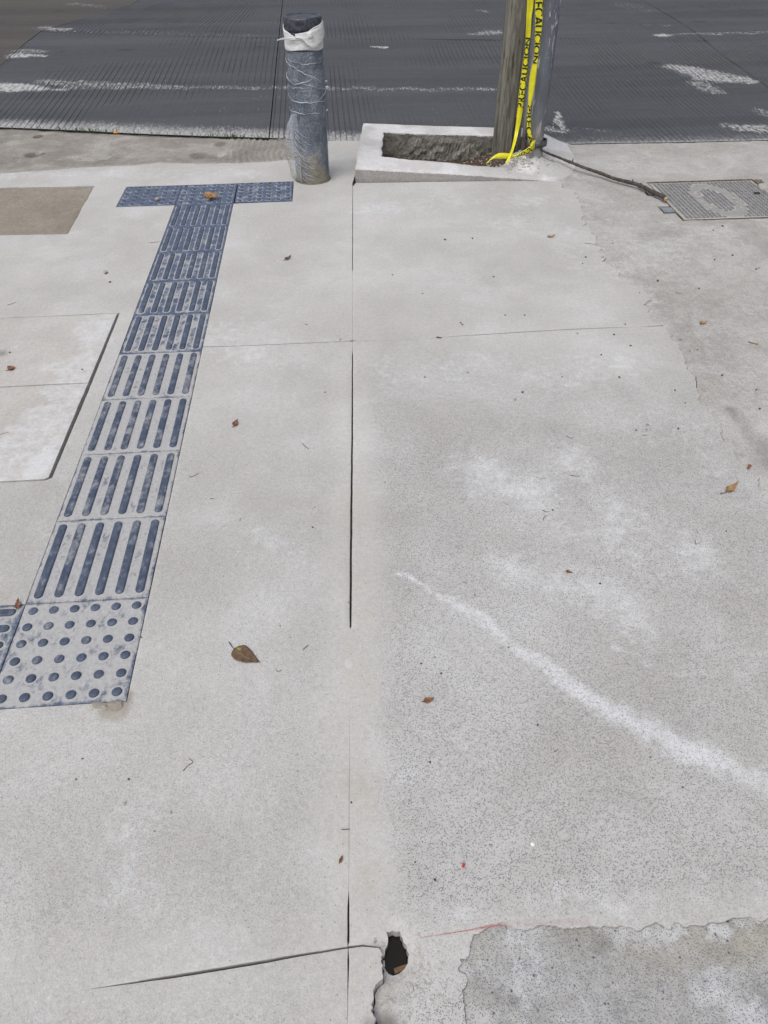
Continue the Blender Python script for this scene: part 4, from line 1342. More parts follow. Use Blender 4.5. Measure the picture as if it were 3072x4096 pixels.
tag(scatter_mesh('mortar_crumbs', pts, sz, M_PLANTER if False else simple('mortar_crumb', (0.36, 0.35, 0.33), (0.5, 0.49, 0.47), 40, 0.95, .1)), 'crumbled pale mortar packed round the conduit foot', 'mortar', kind='stuff')
M_STRAW = simple('dry_stem', (0.20, 0.15, 0.09), (0.36, 0.29, 0.19), 30, 0.9, .2)
M_GRASS = simple('grass_blade', (0.04, 0.07, 0.02), (0.08, 0.12, 0.035), 30, 0.7, .3)
def blades(name, c, n, h, mat, label, cat, spread, lean=1.0):
    parts = []
    for i in range(n):
        a = rng.uniform(0, 6.28)
        b = np.array([c[0] + rng.normal(0, spread * .3), c[1] + rng.normal(0, spread * .3), c[2]])
        d = np.array([math.cos(a), math.sin(a), 0]) * spread * rng.uniform(.5, 1.4) * lean
        hh = h * rng.uniform(.5, 1.1)
        P = spline([b, b + d * .35 + [0, 0, hh * .7], b + d * .8 + [0, 0, hh], b + d * 1.3 + [0, 0, hh * .55]], 4)
        k = len(P)
        parts.append(tube(P, [.0016 * (1 - .75 * i_ / k) for i_ in range(k)], 4))
    V, F = joinvf(parts)
    return tag(link(name, mesh(name, V, F, True), mat), label, cat)
blades('dry_grass_tuft', (1.365, 3.24, -.06), 16, .065, M_STRAW, 'dry straw coloured grass tuft arching over the pit soil', 'grass', .06)
blades('grass_sprig', (1.235, 3.24, -.06), 9, .06, M_GRASS, 'small green grass sprig in the planter pit', 'grass', .02)

# ---------------------------------------------------------------- timber pole
def wood_mat():
    t = NT('weathered_timber')
    tc = t.n.new('ShaderNodeTexCoord')
    ob = tc.outputs['Object']
    g1 = t.noise(26, 5, 0.7, t.scale(ob, (1, 1, 0.06)), 0.6)
    g2 = t.noise(90, 4, 0.7, t.scale(ob, (1, 1, 0.04)))
    bl = t.noise(9, 5, 0.7, t.scale(ob, (1, 1, 0.25)))
    g3 = t.noise(55, 4, 0.75, t.scale(ob, (1, 1, 0.16)))
    col = t.mix(t.ramp(g1, 0.3, 0.72), (0.080, 0.077, 0.065), (0.235, 0.228, 0.195))
    col = t.mix(t.ramp(bl, 0.45, 0.75, 0, 0.5), col, (0.17, 0.165, 0.14))
    col = t.mix(t.ramp(g2, 0.53, 0.68, 0, 0.75), col, (0.035, 0.031, 0.025))
    col = t.mix(t.ramp(g3, 0.42, 0.66, 0.0, 0.55), col, (0.26, 0.25, 0.215))
    col = t.mix(t.ramp(t.noise(30, 4, .7, t.scale(ob, (1, 1, .10), (4, 2, 7))), 0.58, 0.64, 0, .8), col, (0.03, 0.027, 0.022))
    ru = t.math('MULTIPLY', t.ramp(t.noise(7, 3, 0.5, t.scale(ob, (1, 1, .6), (2, 5, 1))), 0.66, 0.74), 0.5)
    col = t.mix(ru, col, (0.10, 0.045, 0.03))
    t.bump(t.math('ADD', g1, t.math('MULTIPLY', g2, .7)), 0.004)
    return t.done(col, 0.95, 0.1)
pole = empty('timber_pole', (1.850, 3.327, 0))
tag(pole, 'weathered grey timber utility pole standing in the planter pit', 'pole')
prof = [(0.0815, -0.05), (0.080, 0.05), (0.0785, 0.2), (0.077, 0.4), (0.0755, 0.7), (0.0745, 1.0), (0.072, 2.0), (0.066, 4.0), (0.06, 6.2), (0.0595, 6.25), (0.0005, 6.26)]
dense = []
for (r0, z0), (r1, z1) in zip(prof[:-1], prof[1:]):
    k = max(1, int((z1 - z0) / 0.05)) if z1 < 1.2 else 3
    dense += [(r0 + (r1 - r0) * i / k, z0 + (z1 - z0) * i / k) for i in range(k)]
dense.append(prof[-1])
NS = 72
V, F = [], []
crk = [(-1.2, .012), (-1.75, .010), (-2.3, .012), (-2.85, .009), (1.15, .0065), (2.3, .004), (-0.9, .007), (-1.45, .005), (-2.0, .0075), (-2.6, .005), (0.2, .005)]
for r, z in dense:
    for k in range(NS):
        a = 2 * math.pi * k / NS
        rr = r + 0.0030 * math.sin(a * 3 + 1) + 0.0012 * math.sin(a * 11 + z) + 0.0016 * (vnoise(np.array([a * 4]), np.array([z * 1.2]), 2.2, 3)[0] - .5)
        for (ca, dp) in crk:
            cc = ca + 0.10 * math.sin(z * 2.2 + ca)
            dd = abs((a - cc + math.pi) % (2 * math.pi) - math.pi)
            if dd < 0.075: rr -= dp * (1 - dd / 0.075) * (0.35 + 0.65 * vnoise(np.array([z]), np.array([ca]), 3, 5)[0]) * (1 if r > .01 else 0)
        rr = max(rr, .0004)
        V.append((rr * math.cos(a), rr * math.sin(a), z))
for j in range(len(dense) - 1):
    for k in range(NS): F.append((j * NS + k, j * NS + (k + 1) % NS, (j + 1) * NS + (k + 1) % NS, (j + 1) * NS + k))
link('shaft', mesh('shaft', V, F, True), wood_mat(), pole)

# ---------------------------------------------------------------- steel conduit
def galv_mat():
    t = NT('painted_galvanised')
    tc = t.n.new('ShaderNodeTexCoord')
    ob = tc.outputs['Object']
    n = t.noise(14, 4, 0.65, t.scale(ob, (1, 1, .25)))
    ch = t.noise(34, 5, 0.72, t.scale(ob, (1, 1, .22)), .5)
    col = t.mix(t.ramp(n, .3, .7), (0.10, 0.112, 0.135), (0.175, 0.19, 0.215))
    col = t.mix(t.ramp(ch, 0.55, 0.61, 0, .9), col, (0.46, 0.48, 0.50))
    sx = t.n.new('ShaderNodeSeparateXYZ')
    t.l.new(ob, sx.inputs[0])
    low = t.ramp(t.math('ADD', sx.outputs[2], t.math('MULTIPLY', n, .35)), .25, .62, .8, 0)
    col = t.mix(t.math('MULTIPLY', low, t.ramp(ch, .38, .6)), col, (0.27, 0.25, 0.22))
    t.bump(ch, 0.0012)
    return t.done(col, 0.55, 0.4, 0.25)
M_GALV = galv_mat()
CXc, CYc = 1.962, 3.122
con = empty('steel_conduit', (CXc, CYc, 0))
tag(con, 'chipped grey steel cable conduit clamped upright in front of the timber pole', 'conduit')
V, F = lathe([(0.070, 0.0), (0.064, 0.03), (0.055, 0.075), (0.0505, 0.105), (0.0495, 0.14)], 40, .004, 3)
link('flared_foot', mesh('flared_foot', V, F, True), simple('foot_cement', (0.17, 0.175, 0.18), (0.30, 0.295, 0.285), 26, .9, .2, bump=.01), con)
V, F = lathe([(0.0480, 0.02)] + [(0.0478, 0.1 + i * .1) for i in range(10)] + [(0.0478, 3.0), (0.044, 3.01)], 48, .0006, 2)
link('pipe', mesh('pipe', V, F, True), M_GALV, con)
# a narrow split duct running beside the pipe on the pole side
V, F = tube([(-0.063, -.006, .10), (-0.060, -.006, .40), (-0.056, -.006, .8), (-0.054, -.006, 3.0)], [.0125] * 4, 14)
link('side_duct', mesh('side_duct', V, F, True), simple('duct_grey', (0.10, 0.10, 0.10), (0.27, 0.265, 0.26), 24, .8, .3, stretch=(1, 1, .12)), con)
# clamp band, stands off on the right
parts = []
N_ = 40
ring = []
for k in range(N_ + 1):
    a = math.radians(-200 + 250 * k / N_)
    rx = .058 + 0.014 * max(0, math.cos(a)) ** 3
    ring.append((rx * math.cos(a), .056 * math.sin(a)))
V = [(x, y, 0.118 + .0) for x, y in ring] + [(x, y, 0.150) for x, y in ring]
F = [(k, k + 1, N_ + 2 + k, N_ + 1 + k) for k in range(N_)]
cb = link('clamp_band', mesh('clamp_band', V, F, True), simple('band_steel', (0.05, 0.05, 0.055), (0.17, 0.165, 0.16), 40, .5, .5, .6), con)
md = cb.modifiers.new('s', 'SOLIDIFY'); md.thickness = 0.004
V, F = box_vf(-.078, -.056, -.03, -.012, .114, .154)
link('clamp_bolt', mesh('clamp_bolt', V, F), simple('bolt_rust', (0.07, 0.05, 0.04), (0.14, 0.11, 0.09), 50, .7, .4, .4), con)

# ---------------------------------------------------------------- barrier tape
def tape_mat():
    t = NT('barrier_tape')
    n = t.noise(20, 3)
    col = t.mix(t.ramp(n, .3, .7), (0.58, 0.53, 0.010), (0.70, 0.66, 0.02))
    t.bump(t.noise(50, 3, .6, t.scale(t.pos, (1, 1, .2))), .002)
    return t.done(col, 0.35, 0.45)
M_TAPE = tape_mat()
M_INK = simple('tape_ink', (0.012, 0.013, 0.010), (0.03, 0.035, 0.02), 40, .5, .3)
EYE = np.array([0.8035, -1.2489, 1.3902])
class Ribbon:
    """flat band: centre line, width vectors; both given as 3-D points"""
    def __init__(s, ctr, wid, n=10):
        s.C = spline(ctr, n)
        s.W = spline(wid, n)
        d = np.linalg.norm(np.diff(s.C, axis=0), axis=1)
        s.S = np.concatenate([[0], np.cumsum(d)])
    def at(s, q, t):
        """q along in metres, t across in -.5...5"""
        i = int(np.clip(np.searchsorted(s.S, q) - 1, 0, len(s.S) - 2))
        u = (q - s.S[i]) / (s.S[i + 1] - s.S[i])
        c = s.C[i] * (1 - u) + s.C[i + 1] * u
        w = s.W[i] * (1 - u) + s.W[i + 1] * u
        d = s.C[i + 1] - s.C[i]
        nrm = np.cross(d, w)
        nrm /= np.linalg.norm(nrm) + 1e-12
        if nrm[1] > 0: nrm = -nrm
        return c + w * t, nrm
    def build(s, name, parent, crease=0.0025):
        ts = np.linspace(-.5, .5, 7)
        V = []
        for i, q in enumerate(s.S):
            for j, t in enumerate(ts):
                p, nrm = s.at(min(q, s.S[-1] - 1e-6), t)
                V.append(p + nrm * crease * math.sin(t * 5 + q * 9))
        n = len(ts)
        F = [(i * n + j, i * n + j + 1, (i + 1) * n + j + 1, (i + 1) * n + j) for i in range(len(s.S) - 1) for j in range(n - 1)]
        o = link(name, mesh(name, V, F, True), M_TAPE, parent)
        to_local(o)
        md = o.modifiers.new('s', 'SOLIDIFY'); md.thickness = 0.0006; md.offset = 0
        return o
def text_vf(body):
    cu = bpy.data.curves.new('lettering', 'FONT')
    cu.body = body
    cu.size = 1.0
    cu.offset = 0.022
    ob = bpy.data.objects.new('lettering_tmp', cu)
    COL.objects.link(ob)
    bpy.context.view_layer.update()
    me = bpy.data.meshes.new_from_object(ob.evaluated_get(bpy.context.evaluated_depsgraph_get()))
    bpy.data.objects.remove(ob)
    return me
def letters_on(rib, body, q0, q1, t0, t1, parent, flip=False, clip=True, mirror=False, name='lettering'):
    """text from q0 to q1 along the band, baseline at t0, cap height at t1; what lies past the fold is cut"""
    me = text_vf(body)
    bm = bmesh.new()
    bm.from_mesh(me)
    xs = [v.co.x for v in bm.verts]
    x0, x1 = min(xs), max(xs)
    for v in bm.verts:
        u = (v.co.x - x0) / (x1 - x0)
        if mirror: u = 1 - u
        v.co = Vector((q0 + (q1 - q0) * u, t0 + (t1 - t0) * v.co.y / 0.70, 0))
    L = abs(q1 - q0)
    for k in range(1, 40):
        bmesh.ops.bisect_plane(bm, geom=bm.verts[:] + bm.edges[:] + bm.faces[:], plane_co=(min(q0, q1) + L * k / 40, 0, 0), plane_no=(1, 0, 0))
    if clip:
        bmesh.ops.bisect_plane(bm, geom=bm.verts[:] + bm.edges[:] + bm.faces[:], plane_co=(0, .47, 0), plane_no=(0, 1, 0), clear_outer=True)
        bmesh.ops.bisect_plane(bm, geom=bm.verts[:] + bm.edges[:] + bm.faces[:], plane_co=(0, -.47, 0), plane_no=(0, 1, 0), clear_inner=True)
    for v in bm.verts:
        q, t = v.co.x, v.co.y
        p, nrm = rib.at(float(np.clip(q, 1e-4, rib.S[-1] - 1e-4)), t)
        v.co = Vector(p + nrm * (0.0025 * math.sin(t * 5 + q * 9) + 0.0012))
    me2 = bpy.data.meshes.new(name)
    bm.to_mesh(me2)
    bm.free()
    o = link(name, me2, M_INK, parent)
    return to_local(o)

tape = empty('barrier_tape', (1.95, 3.06, 0.05))
tag(tape, 'yellow and black PRECAUCION barrier tape hanging down pole and conduit', 'tape')
YA = 3.150
c1 = [(1.819,3.16,1.197),(1.841,3.16,0.992),(1.861,3.155,0.7915),(1.862,3.15,0.7183),(1.868,3.15,0.6424),(1.868,3.15,0.5926),(1.869,3.15,0.5075),(1.87,3.15,0.4493),(1.867,3.145,0.3911),(1.865,3.14,0.2826),(1.854,3.12,0.1873),(1.827,3.05,0.1305),(1.802,2.99,0.1074),(1.78,2.955,0.0823)]
w1 = [(.026, -.006, 0)] * 3 + [(.021, -.006, 0), (.020, -.006, 0), (.013, -.008, 0), (.022, -.006, 0), (.025, -.006, 0), (.027, -.006, 0), (.024, -.008, 0), (.014, -.008, 0), (.010, -.006, 0), (.012, -.004, 0.004), (.015, -.004, 0.006)]
w1 = [tuple(1.2 * a for a in w) for w in w1]
rb1 = Ribbon(c1, w1)
s1 = rb1.build('hanging_strip', tape)
YB = 3.055
c2 = [(1.842,3.05,1.201),(1.861,3.05,1.001),(1.879,3.05,0.8052),(1.89,3.05,0.7118),(1.895,3.05,0.6337),(1.897,3.05,0.5624),(1.893,3.05,0.4892),(1.893,3.05,0.4141),(1.892,3.05,0.3405),(1.897,3.05,0.2772),(1.905,3.048,0.2168),(1.918,3.045,0.1731),(1.933,3.04,0.146)]
w2 = [(.032, -.004, 0)] * 3 + [(.030, -.004, 0), (.023, -.004, 0), (.017, -.006, 0), (.027, -.004, 0), (.025, -.004, 0), (.014, -.006, 0), (.018, -.004, 0), (.021, -.004, 0), (.018, -.004, .004), (.020, -.002, .012)]
w2 = [tuple(1.15 * a for a in w) for w in w2]
rb2 = Ribbon(c2, w2)
s2 = rb2.build('hanging_strip', tape)
c3 = [(1.946,3.045,0.1494),(1.93,3.035,0.1295),(1.902,3.025,0.1151),(1.869,3.015,0.106),(1.835,3.005,0.0981),(1.789,3,0.1021),(1.746,2.995,0.1048),(1.715,2.99,0.1019),(1.69,2.985,0.0886),(1.674,2.98,0.075)]
w3 = [(-.004, .0, .040), (-.010, 0, .036), (-.010, 0, .028), (-.008, 0, .020), (-.004, 0, .014), (0, .006, .026), (0, .006, .028), (.006, .004, .018), (.010, 0, .012), (.012, 0, .008)]
rb3 = Ribbon(c3, w3)
s3 = rb3.build('looped_strip', tape)
def q_at(rib, z):
    """distance along a strip where it passes a height"""
    i = int(np.argmin(np.abs(rib.C[:, 2] - z)))
    return float(rib.S[i])
zs = lambda px: float(px)
q_top1, q_bot1 = q_at(rb1, [(1.865,3.15,0.6315)][0][2]), q_at(rb1, [(1.866,3.14,0.3098)][0][2])
letters_on(rb1, 'PRECAUCIÓN', q_bot1, q_top1, .62, -.62, s1)
qa, qb = q_at(rb2, [(1.87,3.05,0.8656)][0][2]), q_at(rb2, [(1.895,3.05,0.5356)][0][2])
letters_on(rb2, 'PRECAUCIÓN', qa, qb, -.70, .62, s2)
qa, qb = q_at(rb2, [(1.892,3.05,0.3381)][0][2]), rb2.S[-1] - .005
letters_on(rb2, 'PRECA', qa, qb, -.62, .62, s2)
letters_on(rb3, 'UCIÓN', .015, rb3.S[-1] * .42, -.42, .42, s3)

# ---------------------------------------------------------------- broken branch
def bark():
    t = NT('bark')
    n = t.noise(60, 5, .7)
    col = t.mix(t.ramp(n, .3, .72), (0.035, 0.028, 0.024), (0.115, 0.10, 0.09))
    t.bump(n, .004)
    return t.done(col, .85, .25)
M_BARK = bark()
br = empty('branch', (2.3, 2.8, 0))
tag(br, 'dark crooked fallen branch with cut end resting on the iron cover', 'branch')
bp = [(1.974,3.082,0.115),(2.036,3.089,0.085),(2.117,3.104,0.052),(2.176,3.05,0.04),(2.231,2.982,0.033),(2.297,2.914,0.026),(2.346,2.841,0.022),(2.397,2.784,0.022),(2.456,2.713,0.022),(2.491,2.617,0.02),(2.519,2.546,0.022),(2.523,2.506,0.022)]
bp = spline(bp, 8)
rr = np.interp(np.linspace(0, 1, len(bp)), [0, .3, .6, .9, 1], [.0055, .0076, .0088, .0115, .0112])
for i in range(len(bp)):
    rr[i] *= 1 + .10 * math.sin(i * 1.7) * (rng.random() + .3)
for kk in (22, 40, 58, 64, 73): rr[min(kk, len(rr) - 1)] *= 1.28
V, F = tube(bp, rr, 12, True)
to_local(link('stem', mesh('stem', V, F, True), M_BARK, br))
e, e0 = bp[-1], bp[-3]
d = (e - e0) / np.linalg.norm(e - e0)
V, F = tube([e - d * .001, e + d * .0025, e + d * .0035], [.0108, .0105, .006], 12)
to_local(link('cut_end', mesh('cut_end', V, F, True), simple('cut_wood', (0.36, 0.24, 0.11), (0.56, 0.40, 0.20), 120, .8, .2), br))
for i, (dx, dy, dz) in ((24, (.004, .012, .022)), (52, (-.006, -.02, -.008)), (60, (.004, .016, .018)), (66, (-.02, -.018, -.006)), (33, (.0, -.018, -.004))):
    i = min(i, len(bp) - 2)
    b = bp[i]
    V, F = tube([b, b + np.array([dx, dy, dz]) * .6, b + np.array([dx * 1.2, dy, dz])], [.006, .0035, .0015], 7)
    to_local(link('twig_stub', mesh('twig_stub', V, F, True), M_BARK, br))

# ---------------------------------------------------------------- iron access cover
M_IRON = simple('cast_iron', (0.13, 0.135, 0.145), (0.24, 0.24, 0.245), 30, .7, .4, .15, bump=.001)
M_IRONDUST = simple('dusty_iron', (0.29, 0.285, 0.275), (0.40, 0.39, 0.375), 22, .9, .2)
M_RUST = simple('rusted_frame', (0.085, 0.05, 0.035), (0.22, 0.17, 0.13), 45, .85, .2)
mhc = empty('access_cover', (2.84, 2.55, 0))
tag(mhc, 'rectangular cast iron access cover with dusty chequer tread and oval lettered ring', 'manhole cover')
mx0, mx1, my0, my1 = 2.545, 3.122, 2.290, 2.812
sk = -0.02
def S(x, y): return (x + sk * (y - my0) / (my1 - my0) * -1 * 1.0, y)
def skew(V): return [(v[0] + 0.0 * (v[1] - my0), v[1], v[2]) for v in V]
V, F = box_vf(mx0, mx1, my0, my1, -.03, -.0035)
to_local(link('plate', mesh('plate', V, F), M_IRONDUST, mhc))
parts = []
NX, NY = 26, 24
oc, oa, ob_ = (2.818, 2.541), .118, .232
for i in range(NX):
    for j in range(NY):
        x = mx0 + .012 + (i + .5) * (mx1 - mx0 - .024) / NX
        y = my0 + .012 + (j + .5) * (my1 - my0 - .024) / NY
        e = ((x - oc[0]) / oa) ** 2 + ((y - oc[1]) / ob_) ** 2
        e2 = ((x - oc[0]) / .068) ** 2 + ((y - oc[1]) / .168) ** 2
        if e < 1.08 and e2 > .86: continue
        hx, hy = .0078, .0062
        b = [(x - hx, y - hy), (x + hx, y - hy), (x + hx, y + hy), (x - hx, y + hy)]
        VV = [(p[0], p[1], -.004) for p in b] + [(x + (p[0] - x) * .8, y + (p[1] - y) * .8, .0) for p in b]
        parts.append((VV, [(4, 5, 6, 7), (0, 1, 5, 4), (1, 2, 6, 5), (2, 3, 7, 6), (3, 0, 4, 7)]))
V, F = joinvf(parts)
o = to_local(link('tread', mesh('tread', V, F), M_IRON, mhc)); o['kind'] = 'stuff'
# oval ring
N_ = 72
V = []
for (sa, sb, z) in ((oa, ob_, -.0035), (oa * .985, ob_ * .992, -.0008), (.070, .170, -.0008), (.067, .167, -.0035)):
    for k in range(N_):
        a = 2 * math.pi * k / N_
        V.append((oc[0] + sa * math.cos(a), oc[1] + sb * math.sin(a), z))
F = [(j * N_ + k, j * N_ + (k + 1) % N_, (j + 1) * N_ + (k + 1) % N_, (j + 1) * N_ + k) for j in range(3) for k in range(N_)]
ringo = to_local(link('oval_ring', mesh('oval_ring', V, F), simple('ring_dust', (0.24, 0.237, 0.23), (0.31, 0.305, 0.295), 30, .9, .2), mhc))
def ring_text(body, a0, a1):
    me = text_vf(body)
    xs = [v.co.x for v in me.vertices]
    x0, x1 = min(xs), max(xs)
    for v in me.vertices:
        a = math.radians(a0 + (a1 - a0) * (v.co.x - x0) / (x1 - x0))
        r = (v.co.y / .7 - .5) * .028
        c, s_ = math.cos(a), math.sin(a)
        v.co = Vector((oc[0] + (.093 + r) * c, oc[1] + (.200 + r) * s_, .0006))
    o = to_local(link('lettering', me, M_IRONDUST, ringo))
    md = o.modifiers.new('s', 'SOLIDIFY'); md.thickness = 0.003
ring_text('PUBLIC', 215, 130)
ring_text('OBRAS', 20, -55)
fr_parts = [box_vf(mx0 - .008, mx1 + .006, my0 - .010, my0 - .004, -.03, -.001), box_vf(mx0 - .010, mx1 + .006, my1 + .003, my1 + .010, -.03, .001), box_vf(mx0 - .009, mx0 - .004, my0 - .004, my1 + .003, -.03, -.001), box_vf(mx1 + .006, mx1 + .03, my0 - .004, my1 + .003, -.03, -.001)]
V, F = joinvf(fr_parts)
to_local(link('frame', mesh('frame', V, F), M_RUST, mhc))
M_TAB = simple('hinge_steel', (0.20, 0.215, 0.24), (0.30, 0.315, 0.335), 40, .6, .4, .3)
for (y0, y1, xl) in ((2.395, 2.455, 2.482), (2.64, 2.70, 2.488)):
    V, F = box_vf(xl, mx0 - .001, y0, y1, -.02, -.002)
    to_local(link('hinge_tab', mesh('hinge_tab', V, F), M_TAB, mhc))
V, F = box_vf(3.045, 3.075, 2.60, 2.622, -.006, .0012)
to_local(link('lift_slot', mesh('lift_slot', V, F), simple('slot_dark', (.01, .01, .01), (.03, .028, .025), 30, .9), mhc))
bm_c = [(3.113,2.721),(3.16,2.733),(3.168,2.662),(3.11,2.54),(3.101,2.607),(3.097,2.668)]
o = patch('concrete_lump', clean(resample(bm_c, .01, .004, True, 29)), [], lambda x, y: .012 + (fbm(x, y, 40, 7, 3) - .5) * .012, .01, M_RUBBLE, None, edge=.004, drop=.005, skirt=.04, masks=old_masks)
tag(o, 'broken pale concrete lump beside the iron access cover', 'rubble')

# ---------------------------------------------------------------- drain hole with water
hc = np.mean(np.array(HOLE), axis=0)
dh = empty('drain_hole', (float(hc[0]), float(hc[1]), 0))
tag(dh, 'small round drain hole with dark standing water broken through the slab', 'drain')
hp = np.array(hole)
n = len(hp)
VV = []
for v in np.linspace(0, 1, 7):
    q = hc + (hp - hc) * (1 + .06 * math.sin(v * 3)) + (rng.random((n, 2)) - .5) * .0022
    z0 = zB(hp[:, 0], hp[:, 1]) - .0008
    VV.append(np.column_stack([q, z0 * (1 - v) + (-.075) * v]))
F = [(j * n + i, j * n + (i + 1) % n, (j + 1) * n + (i + 1) % n, (j + 1) * n + i) for j in range(6) for i in range(n)]
def hole_mat():
    t = NT('hole_wall')
    sx = t.n.new('ShaderNodeSeparateXYZ')
    t.l.new(t.pos, sx.inputs[0])
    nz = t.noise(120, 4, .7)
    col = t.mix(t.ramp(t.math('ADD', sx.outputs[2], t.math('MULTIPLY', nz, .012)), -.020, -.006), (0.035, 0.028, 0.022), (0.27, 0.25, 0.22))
    t.bump(nz, .006)
    return t.done(col, .9, .2)
to_local(link('hole_wall', mesh('hole_wall', np.concatenate(VV), F, True), hole_mat(), dh))
q = hc + (hp - hc) * 1.05
V = np.column_stack([q, np.full(n, -.030)])
wm_ = NT('dark_water')
wm_.bump(wm_.noise(90, 3), .0006)
wm_.b.inputs['IOR'].default_value = 1.33
wat = to_local(link('water', mesh('water', V, [tuple(range(n))]), wm_.done((0.010, 0.008, 0.006), .04, .6), dh))
V, F = box_vf(-.014, .014, -.004, .004, -.003, .003)
ch = link('wood_chip', mesh('wood_chip', V, F), simple('wet_chip', (0.10, 0.055, 0.025), (0.20, 0.12, 0.06), 60, .5, .4))
ch.location = (float(hc[0]) + .010, float(hc[1]) - .020, -.0295)
ch.rotation_euler = (0, .1, .25)
tag(ch, 'wet brown wood chip floating in the drain hole', 'wood chip')

# crumbly broken ground between the hole and the old patch
pts, sz = [], []
while len(pts) < 480:
    p = np.array((0.8719,-0.871)) + rng.normal(0, 1, 2) * [.045, .055]
    if inside(p[None], HOLE)[0] or inside(p[None], outF)[0] or inside(p[None], oldp)[0] or p[1] > -.79 or p[0] < .81: continue
    if min(seg_dist(p[None], HOLE)[0], seg_dist(p[None], CHUNK, False)[0]) < .004: continue
    s_ = float((.0011 + .0048 * rng.random() ** 3) * (1.3 if seg_dist(p[None], CHUNK, False)[0] < .03 else .8))
    pts.append((p[0], p[1], float(zB(p[:1], p[1:])[0]) - s_ * .28)); sz.append(s_)
tag(scatter_mesh('broken_concrete_crumbs', pts, sz, simple('crumb_concrete', (0.34, 0.33, 0.31), (0.46, 0.45, 0.435), 60, .95, .1)), 'crumbled broken concrete round the drain hole', 'rubble', kind='stuff')

# red snapped chalk line
def chalk():
    t = NT('red_chalk')
    n = t.noise(120, 4, .7)
    tc = t.n.new('ShaderNodeAttribute'); tc.attribute_name = 'M1'
    r = t.sep(tc.outputs['Color'])[0]
    fac = t.math('MULTIPLY', r, t.ramp(n, .3, .62, .25, 1.0))
    t.done((0.50, 0.12, 0.11), .95, .1)
    tr = t.n.new('ShaderNodeBsdfTransparent')
    mx = t.n.new('ShaderNodeMixShader')
    t.put(mx.inputs[0], fac)
    t.l.new(tr.outputs[0], mx.inputs[1]); t.l.new(t.b.outputs[0], mx.inputs[2])
    t.l.new(mx.outputs[0], t.out.inputs['Surface'])
    return t.m
cl = resample([(0.8796,-0.8169),(0.9252,-0.8144),(0.969,-0.8114),(1.027,-0.8062),(1.096,-0.809),(1.188,-0.8126)], .006)
k = len(cl)
V, A = [], []
for i, p in enumerate(cl):
    u = i / (k - 1)
    st = math.sin(min(u * 4, 1) * math.pi / 2) * (1 - .85 * sstep(.35, .6, u))
    wd = .0016 + .006 * sstep(.3, .6, u)
    zz = float(zB(np.array([p[0]]), np.array([p[1]]))[0]) + .0009
    for s_, al in ((-1, 0), (0, 1), (1, 0)):
        V.append((p[0], p[1] + s_ * wd, zz)); A.append((al * st * .75, 0, 0, 1))
F = [(i * 3 + j, (i + 1) * 3 + j, (i + 1) * 3 + j + 1, i * 3 + j + 1) for i in range(k - 1) for j in range(2)]
me = mesh('chalk_line', V, F)
put_attr(me, 'M1', A)
tag(link('chalk_line', me, chalk()), 'faint red snapped chalk line running from the drain hole', 'chalk mark')

# cracks of dried mortar round the corner of the lowest studded tile
def lump_poly(name, px, h, mat, label, cat, seed):
    o = patch(name, clean(resample(px, .006, .003, True, seed)), [], lambda x, y: h + (fbm(x, y, 60, seed, 3) - .5) * .005, .007, mat, None, edge=.003, drop=.003, skirt=.02, masks=lambda P: np.tile([.1, .4, .55, .1], (len(P), 1)))
    return tag(o, label, cat)
M_MORTAR = concrete('damp_mortar', (0.24, 0.22, 0.185), (0.31, 0.285, 0.245), white=(.38, .36, .33), speck=.8, blot=1.0, bumpd=.004)
lump_poly('mortar_lump', [(0.2609,-0.3022),(0.2765,-0.2996),(0.2905,-0.2994),(0.2953,-0.3137),(0.2853,-0.3229),(0.2686,-0.3191)], .004, M_MORTAR, 'damp grey brown mortar lump cracked off at the studded tile corner', 'mortar', 61)
lump_poly('mortar_lump', [(0.2248,-0.2995),(0.2415,-0.2969),(0.2587,-0.3021),(0.2624,-0.3149),(0.2466,-0.3162),(0.2309,-0.3125)], .003, M_MORTAR, 'thin cracked mortar crust along the lower edge of the studded tile', 'mortar', 62)
lump_poly('mortar_lump', [(0.2475,-0.31),(0.2576,-0.307),(0.2645,-0.3151),(0.2609,-0.3235),(0.2517,-0.3203)], .006, M_RUBBLE, 'small pale mortar chunk below the studded tile', 'mortar', 63)

